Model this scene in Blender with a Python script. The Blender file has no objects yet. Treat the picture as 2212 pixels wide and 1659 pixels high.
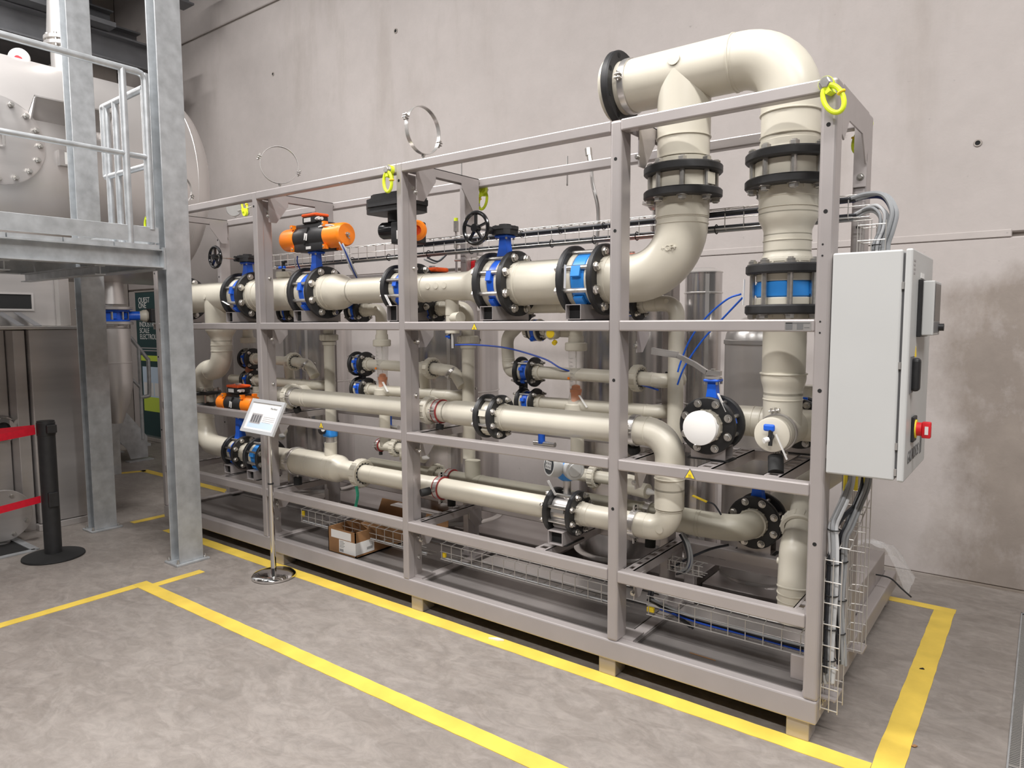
import bpy, bmesh, math, random
from mathutils import Vector, Matrix
random.seed(7)
PI = math.pi
sc = bpy.context.scene
COL = sc.collection

# ------------------------------------------------------------------ camera
def camera():
    yaw, pitch, roll, f = 0.64872, -0.08614, -0.00437, 1526.3
    fw = Vector((-math.sin(yaw), math.cos(yaw), 0)); r = Vector((math.cos(yaw), math.sin(yaw), 0)); u = Vector((0, 0, 1))
    fw, u = math.cos(pitch)*fw + math.sin(pitch)*u, math.cos(pitch)*u - math.sin(pitch)*fw
    r, u = math.cos(roll)*r + math.sin(roll)*u, math.cos(roll)*u - math.sin(roll)*r
    cd = bpy.data.cameras.new('camera'); cd.sensor_width = 36; cd.lens = f/2212*36
    cd.clip_start = 0.05; cd.clip_end = 100
    o = bpy.data.objects.new('camera', cd); COL.objects.link(o)
    m = Matrix((r, u, -fw)).transposed().to_4x4(); m.translation = (0.626, -2.7067, 1.6)
    o.matrix_world = m
    sc.camera = o
camera()

# ------------------------------------------------------------------ world, hall lamps, exposure
w = bpy.data.worlds.new('hall_ambient'); sc.world = w; w.use_nodes = True
w.node_tree.nodes['Background'].inputs[0].default_value = (1.0, 0.97, 0.95, 1)
w.node_tree.nodes['Background'].inputs[1].default_value = 0.055
def lamp(name, loc, size, power, aim=(0, 0, -1), color=(1.0, 0.975, 0.96)):
    d = bpy.data.lights.new(name, 'AREA'); d.shape = 'RECTANGLE'; d.size, d.size_y = size; d.energy = power; d.color = color
    o = bpy.data.objects.new(name, d); COL.objects.link(o); o.location = loc
    o.rotation_euler = Vector(aim).to_track_quat('-Z', 'Y').to_euler()
    return o
# rows of long ceiling luminaires that run along the hall
for i, x in enumerate((-6.5, -2.0, 2.5)):
    lamp('ceiling_lamp', (x, -1.6, 6.1), (3.6, 0.35), (450, 240, 320)[i])
    lamp('ceiling_lamp', (x, -5.2, 6.1), (3.6, 0.35), (110, 210, 330)[i])
vs = sc.view_settings
vs.view_transform = 'Standard'; vs.look = 'None'; vs.gamma = 1; vs.use_curve_mapping = False
vs.exposure = -0.03

# ------------------------------------------------------------------ mesh builder
def frame(ax):
    ax = Vector(ax).normalized()
    t = Vector((0, 0, 1)) if abs(ax.z) < 0.9 else Vector((1, 0, 0))
    u = t.cross(ax).normalized(); v = ax.cross(u)
    return ax, u, v
class MB:
    def __init__(s, M=None): s.v = []; s.f = []; s.M = M; s.flat = True
    def add(s, vs_, fs, flat=False):
        s.flat = s.flat and flat
        b = len(s.v)
        s.v += [(s.M @ Vector(p)) if s.M else Vector(p) for p in vs_]
        s.f += [[b+i for i in f] for f in fs]
        return s
    def box(s, c, d, R=None):
        x, y, z = d[0]/2, d[1]/2, d[2]/2; c = Vector(c)
        p = [Vector((i, j, k)) for i in (-x, x) for j in (-y, y) for k in (-z, z)]
        if R: p = [R @ q for q in p]
        return s.add([c+q for q in p], [(0,1,3,2),(4,6,7,5),(0,4,5,1),(2,3,7,6),(0,2,6,4),(1,5,7,3)], True)
    def b2(s, a, b):
        return s.box([(a[i]+b[i])/2 for i in range(3)], [abs(b[i]-a[i]) for i in range(3)])
    def rbox(s, a, b, r=.006, seg=2):
        bm = bmesh.new(); bmesh.ops.create_cube(bm, size=1)
        d = [abs(b[i]-a[i]) for i in range(3)]; c = [(a[i]+b[i])/2 for i in range(3)]
        for v in bm.verts: v.co = Vector([c[i]+v.co[i]*d[i] for i in range(3)])
        bmesh.ops.bevel(bm, geom=bm.edges[:], offset=min(r, min(d)*.45), segments=seg, profile=.5, affect='EDGES')
        bm.verts.index_update()
        s.add([v.co.copy() for v in bm.verts], [[v.index for v in f.verts] for f in bm.faces], True); bm.free()
        return s
    def bar(s, p0, p1, w_, h_):
        p0, p1 = Vector(p0), Vector(p1); ax, u, v = frame(p1-p0)
        q = [p+u*a*w_/2+v*b*h_/2 for p in (p0, p1) for a, b in ((-1,-1),(1,-1),(1,1),(-1,1))]
        return s.add(q, [(3,2,1,0),(4,5,6,7),(0,1,5,4),(1,2,6,5),(2,3,7,6),(3,0,4,7)])
    def lathe(s, o, ax, prof, n=24, cap=True):
        o = Vector(o); ax, u, v = frame(ax); p = []; f = []
        for t, r in prof:
            for i in range(n):
                a = 2*PI*i/n; p.append(o+ax*t+(u*math.cos(a)+v*math.sin(a))*r)
        for j in range(len(prof)-1):
            for i in range(n):
                k = (i+1) % n; f.append((j*n+i, j*n+k, (j+1)*n+k, (j+1)*n+i))
        if cap: f.append(list(range(n))[::-1]); f.append(list(range((len(prof)-1)*n, len(prof)*n)))
        return s.add(p, f)
    def ring(s, o, ax, ri, ro, t0, t1, n=28, b=.004):
        o = Vector(o); ax, u, v = frame(ax); p = []; f = []
        prof = [(t0, ri), (t0, ro-b), (t0+b, ro), (t1-b, ro), (t1, ro-b), (t1, ri)]
        m = len(prof)
        for t, r in prof:
            for i in range(n):
                a = 2*PI*i/n; p.append(o+ax*t+(u*math.cos(a)+v*math.sin(a))*r)
        for j in range(m):
            for i in range(n):
                k = (i+1) % n; j2 = (j+1) % m; f.append((j*n+i, j*n+k, j2*n+k, j2*n+i))
        return s.add(p, f)
    def cyl(s, p0, p1, r0, r1=None, n=16, cap=True):
        p0, p1 = Vector(p0), Vector(p1)
        return s.lathe(p0, p1-p0, [(0, r0), ((p1-p0).length, r0 if r1 is None else r1)], n, cap)
    def tube(s, path, r, n=8, closed=False, cap=True):
        path = [Vector(p) for p in path]; m = len(path); p = []; f = []
        rr = r if isinstance(r, (list, tuple)) else [r]*m
        d0 = None; u = None
        for i, q in enumerate(path):
            if closed: d = path[(i+1) % m]-path[i-1]
            else: d = path[min(i+1, m-1)]-path[max(i-1, 0)]
            d.normalize()
            if u is None: _, u, v = frame(d)
            else:
                u = (u-d*u.dot(d)).normalized(); v = d.cross(u)
            for k in range(n):
                a = 2*PI*k/n; p.append(q+(u*math.cos(a)+v*math.sin(a))*rr[i])
        for j in range(m if closed else m-1):
            j2 = (j+1) % m
            for k in range(n):
                k2 = (k+1) % n; f.append((j*n+k, j*n+k2, j2*n+k2, j2*n+k))
        if cap and not closed: f.append(list(range(n))[::-1]); f.append(list(range((m-1)*n, m*n)))
        return s.add(p, f)
    def prism(s, poly, o, u, v, wv):
        o, u, v, wv = Vector(o), Vector(u), Vector(v), Vector(wv); n = len(poly)
        p = [o+u*a+v*b for a, b in poly]; p += [q+wv for q in p]
        f = [list(range(n))[::-1], list(range(n, 2*n))]+[(i, (i+1) % n, n+(i+1) % n, n+i) for i in range(n)]
        return s.add(p, f)
    def hexh(s, p, ax, r, h):
        return s.lathe(p, ax, [(0, r), (h*.85, r), (h, r*.82)], 6)
    def dome(s, o, ax, r, h, n=24, m=6):
        return s.lathe(o, ax, [(h*math.sin(PI/2*i/m), max(r*math.cos(PI/2*i/m), 1e-4)) for i in range(m+1)], n)
    def torus(s, c, ax, R_, r, n=32, k=10):
        ax, u, v = frame(ax); c = Vector(c)
        return s.tube([c+(u*math.cos(2*PI*i/n)+v*math.sin(2*PI*i/n))*R_ for i in range(n)], r, k, closed=True)
def arc(p0, corner, p1, bend, n=8):
    """polyline p0 -> rounded corner -> p1"""
    p0, c, p1 = Vector(p0), Vector(corner), Vector(p1)
    a = (p0-c).normalized(); b = (p1-c).normalized(); out = []
    ang = a.angle(b); t = bend/math.tan(ang/2) if ang < PI-1e-3 else 0
    t = min(t, (p0-c).length, (p1-c).length)
    A, B = c+a*t, c+b*t
    cen = c+(a+b).normalized()*(t/math.cos(ang/2))
    va, vb = A-cen, B-cen
    tot = va.angle(vb)
    for i in range(n+1):
        k = i/n; out.append(cen+(va*math.sin((1-k)*tot)+vb*math.sin(k*tot))/math.sin(tot))
    return out
def smooth_path(pts, n=6):
    pts = [Vector(p) for p in pts]; out = []
    for i in range(len(pts)-1):
        p0, p1, p2, p3 = pts[max(i-1, 0)], pts[i], pts[i+1], pts[min(i+2, len(pts)-1)]
        for k in range(n):
            t = k/n
            out.append(.5*((2*p1)+(p2-p0)*t+(2*p0-5*p1+4*p2-p3)*t*t+(3*p1-p0-3*p2+p3)*t**3))
    out.append(pts[-1]); return out

# ------------------------------------------------------------------ objects
def wloc(o):
    l = Vector((0, 0, 0))
    while o is not None: l = l+o.location; o = o.parent
    return l
def obj(name, mb, m, parent=None, sharp=35, smooth=True):
    off = wloc(parent) if parent else Vector((0, 0, 0))
    me = bpy.data.meshes.new(name)
    me.from_pydata([tuple(p-off) for p in mb.v], [], mb.f); me.update()
    bm = bmesh.new(); bm.from_mesh(me); bmesh.ops.recalc_face_normals(bm, faces=bm.faces); bm.to_mesh(me); bm.free()
    if smooth and not mb.flat:
        for p in me.polygons: p.use_smooth = True
        me.set_sharp_from_angle(angle=math.radians(sharp))
    me.materials.append(MAT[m])
    o = bpy.data.objects.new(name, me); COL.objects.link(o)
    if parent: o.parent = parent
    return o
def dup(o, off, parent=None):
    c = o.copy(); COL.objects.link(c); c.location = o.location+Vector(off)
    if parent is not None: c.parent = parent
    return c
def dup_tree(root, off, label, rotz=0):
    r = root.copy(); COL.objects.link(r); r.location = root.location+Vector(off); r['label'] = label
    r.rotation_euler.z += rotz
    for ch in [c for c in bpy.data.objects if c.parent == root]:
        k = ch.copy(); COL.objects.link(k); k.parent = r
        for g in [c for c in bpy.data.objects if c.parent == ch]:
            d = g.copy(); COL.objects.link(d); d.parent = k
    return r
def tag(o, label, cat, group=None):
    o['label'] = label; o['category'] = cat
    if group: o['group'] = group
    return o
def thing(name, label, cat, loc=(0, 0, 0), group=None):
    o = bpy.data.objects.new(name, None); COL.objects.link(o); o.location = loc; o.empty_display_size = .05
    return tag(o, label, cat, group)
def one(name, mb, m, label, cat, group=None, sharp=35):
    """a thing that is a single mesh: origin at its base centre"""
    xs = [p.x for p in mb.v]; ys = [p.y for p in mb.v]; zs = [p.z for p in mb.v]
    base = Vector(((min(xs)+max(xs))/2, (min(ys)+max(ys))/2, min(zs)))
    mb.v = [p-base for p in mb.v]
    o = obj(name, mb, m, None, sharp); o.location = base
    return tag(o, label, cat, group)
def struct(o): o['kind'] = 'structure'; return o
def text(name, body, size, origin, u, v, m, parent, shear=0, width=1.0, align='LEFT', depth=.0006):
    """flat lettering: baseline from origin along u, up along v"""
    cu = bpy.data.curves.new(name, 'FONT'); cu.body = body; cu.size = size; cu.shear = shear; cu.align_x = align
    cu.extrude = depth
    t = bpy.data.objects.new(name, cu); COL.objects.link(t)
    dg = bpy.context.evaluated_depsgraph_get(); me = bpy.data.meshes.new_from_object(t.evaluated_get(dg))
    bpy.data.objects.remove(t); bpy.data.curves.remove(cu)
    u = Vector(u).normalized(); v = Vector(v).normalized(); nrm = u.cross(v)
    M = Matrix((u*width, v, nrm)).transposed().to_4x4(); M.translation = Vector(origin)-(wloc(parent) if parent else Vector((0, 0, 0)))
    me.transform(M); me.materials.clear(); me.materials.append(MAT[m]); me.name = name
    o = bpy.data.objects.new(name, me); COL.objects.link(o)
    if parent: o.parent = parent
    return o

# ------------------------------------------------------------------ materials
MAT = {}
def mat(key, col, rough=.5, metal=0.0, var=0.0, scale=8, bump=0.0, bscale=60, stretch=None, alpha=None, trans=0, emit=None, coat=0, spec=None):
    m = bpy.data.materials.new(key); m.use_nodes = True; nt = m.node_tree; N = nt.nodes; L = nt.links
    b = N['Principled BSDF']
    b.inputs['Base Color'].default_value = (*col, 1); b.inputs['Roughness'].default_value = rough; b.inputs['Metallic'].default_value = metal
    if coat: b.inputs['Coat Weight'].default_value = coat; b.inputs['Coat Roughness'].default_value = .1
    if spec is not None: b.inputs['Specular IOR Level'].default_value = spec
    if trans: b.inputs['Transmission Weight'].default_value = trans
    if alpha is not None: b.inputs['Alpha'].default_value = alpha
    if emit: b.inputs['Emission Color'].default_value = (*emit[0], 1); b.inputs['Emission Strength'].default_value = emit[1]
    if var or bump:
        tc = N.new('ShaderNodeTexCoord'); mp = N.new('ShaderNodeMapping'); L.new(tc.outputs['Object'], mp.inputs[0])
        if stretch: mp.inputs['Scale'].default_value = stretch
    if var:
        n = N.new('ShaderNodeTexNoise'); n.inputs['Scale'].default_value = scale; n.inputs['Detail'].default_value = 5
        L.new(mp.outputs[0], n.inputs[0])
        r = N.new('ShaderNodeValToRGB'); L.new(n.outputs[0], r.inputs[0])
        r.color_ramp.elements[0].position = .3; r.color_ramp.elements[1].position = .7
        r.color_ramp.elements[0].color = (*[c*(1-var) for c in col], 1); r.color_ramp.elements[1].color = (*[min(1, c*(1+var)) for c in col], 1)
        L.new(r.outputs[0], b.inputs['Base Color'])
    if bump:
        n2 = N.new('ShaderNodeTexNoise'); n2.inputs['Scale'].default_value = bscale; L.new(mp.outputs[0], n2.inputs[0])
        bp = N.new('ShaderNodeBump'); bp.inputs['Strength'].default_value = bump; bp.inputs['Distance'].default_value = .002
        L.new(n2.outputs[0], bp.inputs['Height']); L.new(bp.outputs[0], b.inputs['Normal'])
    MAT[key] = m; return m
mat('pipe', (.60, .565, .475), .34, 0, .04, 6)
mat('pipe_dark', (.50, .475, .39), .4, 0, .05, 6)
mat('frame', (.44, .405, .395), .40, .45, .05, 5, .05, 400)
mat('deck', (.27, .25, .24), .45, .6, .18, 3, .05, 200)
mat('black', (.018, .018, .019), .48, 0, .2, 30, .06, 120)
mat('rubber', (.012, .012, .012), .75)
mat('blue', (.012, .11, .62), .35, 0, .06, 10)
mat('lightblue', (.03, .25, .70), .35, 0, .06, 10)
mat('cable_blue', (.01, .06, .40), .4)
mat('cable_navy', (.005, .014, .085), .4)
mat('orange', (.95, .24, .012), .35, 0, .04, 10)
mat('red_orange', (.88, .11, .015), .4, 0, .05, 10)
mat('gloss_black', (.01, .01, .011), .15, 0)
mat('bolt', (.55, .53, .5), .3, .9, .12, 60)
mat('steel', (.62, .60, .58), .28, .75, .08, 4, .03, 90, (1, 1, .15))
mat('foil', (.55, .53, .52), .20, .9, .30, 9, .18, 7, (1, 1, .05))
mat('vessel', (.68, .65, .63), .34, .65, .07, 1.5, .04, 14)
mat('plate_steel', (.56, .535, .52), .32, .65, .12, 2.2, .05, 4, (.4, .4, 3))
mat('chrome', (.72, .71, .70), .07, 1)
mat('galv', (.50, .52, .535), .40, .6, .16, 14, .05, 30)
mat('wire', (.58, .56, .53), .35, .6)
mat('cabinet', (.485, .49, .482), .38, 0, .015, 5)
mat('white', (.75, .74, .72), .5)
mat('paper', (.82, .81, .78), .6)
mat('tagtext', (.12, .12, .12), .6)
mat('cable_grey', (.30, .31, .32), .45)
mat('cable_white', (.55, .56, .57), .45)
mat('cable_dark', (.022, .024, .03), .45)
mat('yellow', (.92, .66, .02), .5)
mat('ral_yellow', (.72, .86, .03), .4)
mat('tape', (.70, .50, .075), .6, 0, .14, 5, .2, 90)
mat('red', (.62, .012, .02), .5)
mat('belt', (.62, .006, .025), .55, 0, .1, 40)
mat('switch_yellow', (.85, .7, .05), .5)
mat('carton', (.30, .155, .065), .8, 0, .12, 9)
mat('seal_red', (.26, .025, .025), .5)
mat('clear', (.74, .72, .66), .05, 0, alpha=.30)
mat('alu', (.66, .67, .68), .35, .4)
mat('bubble', (.9, .9, .9), .12, 0, alpha=.35, bump=1.0, bscale=90)
mat('green_strap', (.03, .28, .17), .6)
mat('screen', (.03, .035, .04), .2)
mat('grey_plastic', (.14, .14, .145), .5)
mat('hall_steel', (.16, .165, .175), .5, .4, .15, 4)
mat('banner', (.016, .052, .055), .6)
mat('banner_lime', (.55, .7, .08), .6)
mat('dark_gap', (.01, .01, .01), .9)
mat('print_grey', (.38, .36, .36), .7)
mat('print_blue', (.55, .67, .80), .7)
mat('rust_red', (.55, .02, .01), .5)

# ------------------------------------------------------------------ concrete
def concrete(key, c1, c2, c3, kind):
    m = bpy.data.materials.new(key); m.use_nodes = True; nt = m.node_tree; N = nt.nodes; L = nt.links
    b = N['Principled BSDF']
    tc = N.new('ShaderNodeTexCoord')
    def noise(scale, detail=6, rough=.6, st=(1, 1, 1), dist=0):
        mp = N.new('ShaderNodeMapping'); mp.inputs['Scale'].default_value = st; L.new(tc.outputs['Object'], mp.inputs[0])
        n = N.new('ShaderNodeTexNoise'); n.inputs['Scale'].default_value = scale; n.inputs['Detail'].default_value = detail
        n.inputs['Roughness'].default_value = rough; n.inputs['Distortion'].default_value = dist
        L.new(mp.outputs[0], n.inputs[0]); return n.outputs[0]
    def ramp(x, a, b_, ca, cb):
        r = N.new('ShaderNodeValToRGB'); L.new(x, r.inputs[0]); e = r.color_ramp.elements
        e[0].position, e[1].position = a, b_; e[0].color = (*ca, 1); e[1].color = (*cb, 1); return r.outputs[0]
    def mix(f, a, b_, mode='MIX'):
        x = N.new('ShaderNodeMix'); x.data_type = 'RGBA'; x.blend_type = mode
        if isinstance(f, float): x.inputs[0].default_value = f
        else: L.new(f, x.inputs[0])
        L.new(a, x.inputs[6]); L.new(b_, x.inputs[7]); return x.outputs[2]
    def g(v): return (v, v, v)
    base = ramp(noise(1.1 if kind == 'floor' else .55, 7, .62), .32, .68, c1, c2)
    if kind == 'floor':
        # trowel swirls: thin veins of a strongly distorted noise
        v = noise(3.2, 8, .66, (1.0, 1.9, 1), 1.6)
        base = mix(ramp(v, .46, .56, g(0), g(.40)), base, ramp(noise(2, 3), .3, .7, c3, c3))
        v2 = noise(10, 9, .72, (1, 1.5, 1), 1.1)
        base = mix(.50, base, ramp(v2, .34, .62, g(.52), g(1.0)), 'MULTIPLY')
        st = ramp(noise(.8, 3, .5), .58, .74, g(0), g(.5))
        base = mix(st, base, ramp(noise(5, 3), 0, 1, tuple(c*.62 for c in c1), tuple(c*.7 for c in c1)))
    else:
        # run-off stains and damp patches of the precast panels
        s1 = ramp(noise(1.6, 6, .65, (1.0, 1, .22)), .56, .70, g(0), g(.34))
        base = mix(s1, base, ramp(noise(3, 2), 0, 1, c3, c3))
        # large damp stain low on the right panels, wall shade painted in with it
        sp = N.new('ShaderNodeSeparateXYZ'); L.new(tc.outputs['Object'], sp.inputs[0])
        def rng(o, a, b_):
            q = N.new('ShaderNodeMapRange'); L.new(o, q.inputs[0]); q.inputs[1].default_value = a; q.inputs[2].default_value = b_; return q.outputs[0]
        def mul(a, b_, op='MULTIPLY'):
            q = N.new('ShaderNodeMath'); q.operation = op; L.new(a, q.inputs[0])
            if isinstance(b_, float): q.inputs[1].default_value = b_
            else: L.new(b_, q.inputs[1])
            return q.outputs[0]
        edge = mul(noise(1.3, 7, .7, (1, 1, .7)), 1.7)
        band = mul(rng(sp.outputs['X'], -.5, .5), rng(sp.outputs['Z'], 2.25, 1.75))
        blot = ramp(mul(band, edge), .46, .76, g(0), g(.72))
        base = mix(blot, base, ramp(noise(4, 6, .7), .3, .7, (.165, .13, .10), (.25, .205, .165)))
        s2 = ramp(noise(26, 4, .6), .70, .78, g(0), g(.55))
        base = mix(s2, base, ramp(noise(3, 2), 0, 1, tuple(c*.55 for c in c1), tuple(c*.6 for c in c1)))
        base = mix(.25, base, ramp(noise(7, 8, .7), .3, .7, g(.72), g(1)), 'MULTIPLY')
    L.new(base, b.inputs['Base Color'])
    rg = N.new('ShaderNodeMapRange'); L.new(noise(4, 5), rg.inputs[0]); rg.inputs[3].default_value = .36 if kind == 'floor' else .6; rg.inputs[4].default_value = .62 if kind == 'floor' else .85
    L.new(rg.outputs[0], b.inputs['Roughness'])
    bp = N.new('ShaderNodeBump'); bp.inputs['Strength'].default_value = .45; bp.inputs['Distance'].default_value = .003
    L.new(noise(14, 8, .65, (1, 1.6, 1), .8), bp.inputs['Height']); L.new(bp.outputs[0], b.inputs['Normal'])
    MAT[key] = m
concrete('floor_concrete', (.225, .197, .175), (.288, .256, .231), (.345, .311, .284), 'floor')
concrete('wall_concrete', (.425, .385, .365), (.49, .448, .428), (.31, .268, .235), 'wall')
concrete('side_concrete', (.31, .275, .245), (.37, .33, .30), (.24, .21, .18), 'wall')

WY = 2.327
struct(obj('floor', MB().b2((-16, -10, -.2), (8, 4, 0)), 'floor_concrete'))
wb = struct(obj('wall_back', MB().b2((-10.6, WY+.03, 0), (8, WY+.25, 8.5)), 'side_concrete'))
for z0, z1 in ((.012, 2.085), (2.110, 5.225), (5.25, 8.5)):
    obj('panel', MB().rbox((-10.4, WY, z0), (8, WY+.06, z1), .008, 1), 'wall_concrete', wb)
# casting strip that closes the lower joint on the right
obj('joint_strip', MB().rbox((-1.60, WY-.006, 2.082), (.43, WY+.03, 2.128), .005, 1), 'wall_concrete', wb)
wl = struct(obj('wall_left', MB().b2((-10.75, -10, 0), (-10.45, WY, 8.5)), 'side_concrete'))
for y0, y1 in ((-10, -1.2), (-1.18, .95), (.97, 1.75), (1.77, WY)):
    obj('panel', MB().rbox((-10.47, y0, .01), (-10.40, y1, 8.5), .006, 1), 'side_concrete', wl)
# ragged screed edge where the wall meets the floor
struct(obj('baseboard_back', MB().b2((-10.4, WY-.012, 0), (8, WY+.02, .012)), 'side_concrete'))
# anchor holes left in the wall panels
for i, (px, r, lab) in enumerate((((0.241, WY, 2.638), .022, 'round anchor hole high in the wall right of the tall bent pipe'),
                                  ((-4.594, 2.327, 4.443), .026, 'small anchor hole near the top of the wall above the open clamp'),
                                  ((-6.610, 2.327, 4.457), .022, 'small anchor hole in the wall above the left end of the skid'))):
    t = thing('wall_anchor', lab, 'anchor hole', px)
    obj('rim', MB().ring(px, (0, -1, 0), r*.62, r, -.01, .006, 16, .002), 'side_concrete', t)
    obj('socket', MB().cyl((px[0], WY-.001, px[2]), (px[0], WY-.003, px[2]), r*.62, None, 14), 'dark_gap', t)

# ------------------------------------------------------------------ floor tape
def tape(label, a, b, wd, z=.0022):
    a, b = Vector((*a, 0)), Vector((*b, 0)); d = (b-a).normalized(); n = Vector((-d.y, d.x, 0)); m = MB()
    k = max(2, int((b-a).length/.06)); top = []; 
    for i in range(k+1):
        q = a+(b-a)*i/k
        top += [q+n*(wd/2+random.uniform(-.0016, .0016)), q-n*(wd/2+random.uniform(-.0016, .0016))]
    v = [p+Vector((0, 0, z)) for p in top]+[p+Vector((0, 0, .0002)) for p in top]; f = []; s = len(top)
    for i in range(k):
        j = 2*i; f += [(j, j+1, j+3, j+2), (s+j, s+j+2, s+j+3, s+j+1), (j, j+2, s+j+2, s+j), (j+1, s+j+1, s+j+3, j+3)]
    f += [(0, s, s+1, 1), (2*k, 2*k+1, s+2*k+1, s+2*k)]
    m.add(v, f); one('floor_tape', m, 'tape', label, 'floor tape')
tape('long yellow tape line along the front feet of the skid', (-4.80, -.020), (.19, -.022), .088)
tape('yellow tape line beside the right end of the skid under the control cabinet', (.240, -.40), (.240, 1.745), .098, .0026)
tape('short yellow tape behind the right rear corner of the skid', (-.6, 1.778), (.292, 1.778), .068)
tape('wide yellow tape line across the middle of the open floor', (-3.80, -.708), (1.2, -.700), .085, .0026)
tape('yellow tape running from the left picture edge to the tape corner', (-3.765, -2.2), (-3.765, -.67), .070)
tape('yellow tape stub between the tape corner and the galvanised column', (-3.69, -.665), (-3.69, -.36), .066)
tape('short yellow tape stub left of the skid base beside the column', (-5.22, -.10), (-5.22, .30), .075)
tape('yellow tape line seen through the left end of the skid', (-7.25, .955), (-4.4, .955), .085)
tape('yellow tape turning towards the stair foot at far left', (-7.35, .62), (-7.20, .955), .085)

# ------------------------------------------------------------------ floor drain on the right
dr = thing('floor_drain', 'long galvanised drain grating in the floor at the right edge', 'drain', (.70, .3, 0))
obj('frame', MB().b2((.580, -1.4, .0005), (.586, 1.97, .006)).b2((.580, 1.964, .0005), (.80, 1.97, .006)).b2((.80, -1.4, .0005), (.806, 1.97, .006)), 'galv', dr)
obj('channel', MB().b2((.586, -1.4, .0003), (.80, 1.964, .001)), 'dark_gap', dr)
for x in (.62, .66, .70, .74, .78):
    obj('bearing_bar', MB().b2((x-.0018, -1.4, .001), (x+.0018, 1.964, .0052)), 'wire', dr)
b0 = obj('cross_bar', MB().b2((.586, .2985, .0015), (.80, .3015, .0058)), 'wire', dr)
for i in range(250):
    y = -1.38+i*.0133
    if abs(y-.3) > .004: dup(b0, (0, y-.3, 0))
# litter on the floor
one('wood_chip', MB().prism([(0, 0), (.05, .008), (.07, .03), (.03, .028)], (-1.566, -0.023, 0.003), (1, 0, 0), (.3, .9, 0), (0, 0, .008)), 'paper', 'pale torn chip lying on the front tape line', 'wood chip')
one('leaf_scrap', MB().prism([(0, 0), (.012, .0), (.02, .012), (.008, .018)], (0.288, 0.221, 0.003), (1, 0, 0), (0, 1, 0), (0, 0, .003)), 'carton', 'small brown scrap on the right tape line near the picture bottom', 'scrap')
one('dark_scrap', MB().prism([(0, 0), (.02, .004), (.012, .016)], (0.226, 0.920, 0.003), (1, 0, 0), (0, 1, 0), (0, 0, .004)), 'rubber', 'tiny dark scrap at the inner edge of the right tape line', 'scrap')

# ------------------------------------------------------------------ skid frame
SK = thing('skid_frame', 'grey bead-blasted steel skid frame carrying the pipework', 'frame', (-2.45, .3, 0))
def P(name, mb, m='frame', parent=None, sharp=35): return obj(name, mb, m, parent or SK, sharp)
ZT, YB = 2.4516, .627
XS = [(-4.8925, -4.84), (-3.541, -3.495), (-2.199, -2.157), (-.899, -.846), (-.054, 0)]
ZB = .176
LEV = [(1.563, 1.609), (.955, 1.004), (.449, .503)]
hexb = None
def small_bolt(p, ax, r=.009, parent=None, m='bolt'):
    return obj('bolt', MB().lathe(p, ax, [(0, r*1.5), (.002, r*1.5)], 12).hexh(Vector(p)+Vector(ax).normalized()*.002, ax, r, .009), m, parent)
# posts
for i, (x0, x1) in enumerate(XS):
    for back in (0, 1):
        if i in (0, 3, 4):
            y0, y1 = (0, .095) if not back else (YB-.095, YB)
            p = P('post', MB().rbox((x0, y0, ZB-.002), (x1+.001, y1, ZT), .013, 3))
            for z in (2.29, 1.99, 1.35, .78):
                yy = -.0006 if not back else y0-.0006
                obj('hole', MB().cyl((x0+.028, yy, z), (x0+.028, yy+.001, z), .0075, None, 12), 'dark_gap', p)
        else:
            y0, y1, y2 = (0, .052, .115) if not back else (YB-.115, YB-.06, YB)
            p = P('post', MB().rbox((x0, y0, ZB-.002), (x1, y1, ZT), .006).rbox((x0+.004, y1-.004, ZB-.002), (x1-.006, y2, ZT-.05), .004))
            for z in (2.33, 1.50, 1.90, .90, .40, .28, 1.2):
                small_bolt((x1-.006, y2-.028, z), (1, 0, 0), .008, p)
            if not back:
                obj('hole', MB().cyl((x0+.02, -.0006, 2.36), (x0+.02, .0006, 2.36), .008, None, 12), 'dark_gap', p)
        obj('foot_plate', MB().b2((x0-.012, y0 if back else y0+.05, ZB-.003), (x1+.055, (YB if back else .16), ZB+.005)), 'frame', p)
# long rails, front and back, between the posts
for (z0, z1) in [(2.403, ZT)]+LEV:
    for i in range(4):
        a, b = XS[i][1]-.002, XS[i+1][0]+.002
        P('rail', MB().rbox((a, .0, z0), (b, .052, z1), .006))
        P('rail', MB().rbox((a, YB-.05, z0), (b, YB, z1), .006))
# slotted cross channels and their gusset plates
def channel(x, y0, y1, z, wd=.048, h=.045, right=True):
    m = MB(); t = .004
    m.b2((x-wd/2, y0, z-t), (x-wd/2+.014, y1, z)); m.b2((x+wd/2-.014, y0, z-t), (x+wd/2, y1, z))
    n = max(2, int((y1-y0)/.075)); st = (y1-y0)/n
    for k in range(n+1):
        c = y0+k*st; a, b = max(y0, c-.019), min(y1, c+.019)
        m.b2((x-wd/2+.013, a, z-t), (x+wd/2-.013, b, z))
    m.b2((x-wd/2, y0, z-h), (x-wd/2+t, y1, z)); m.b2((x+wd/2-t, y0, z-h), (x+wd/2, y1, z))
    return m
def gusset(x, y, z, d, s=.15, drop=.16):
    return MB().prism([(0, 0), (d*s, 0), (d*s*.99, -.045), (d*.055, -drop), (0, -drop)], (x, y, z), (0, 1, 0), (0, 0, 1), (.005, 0, 0))
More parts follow.
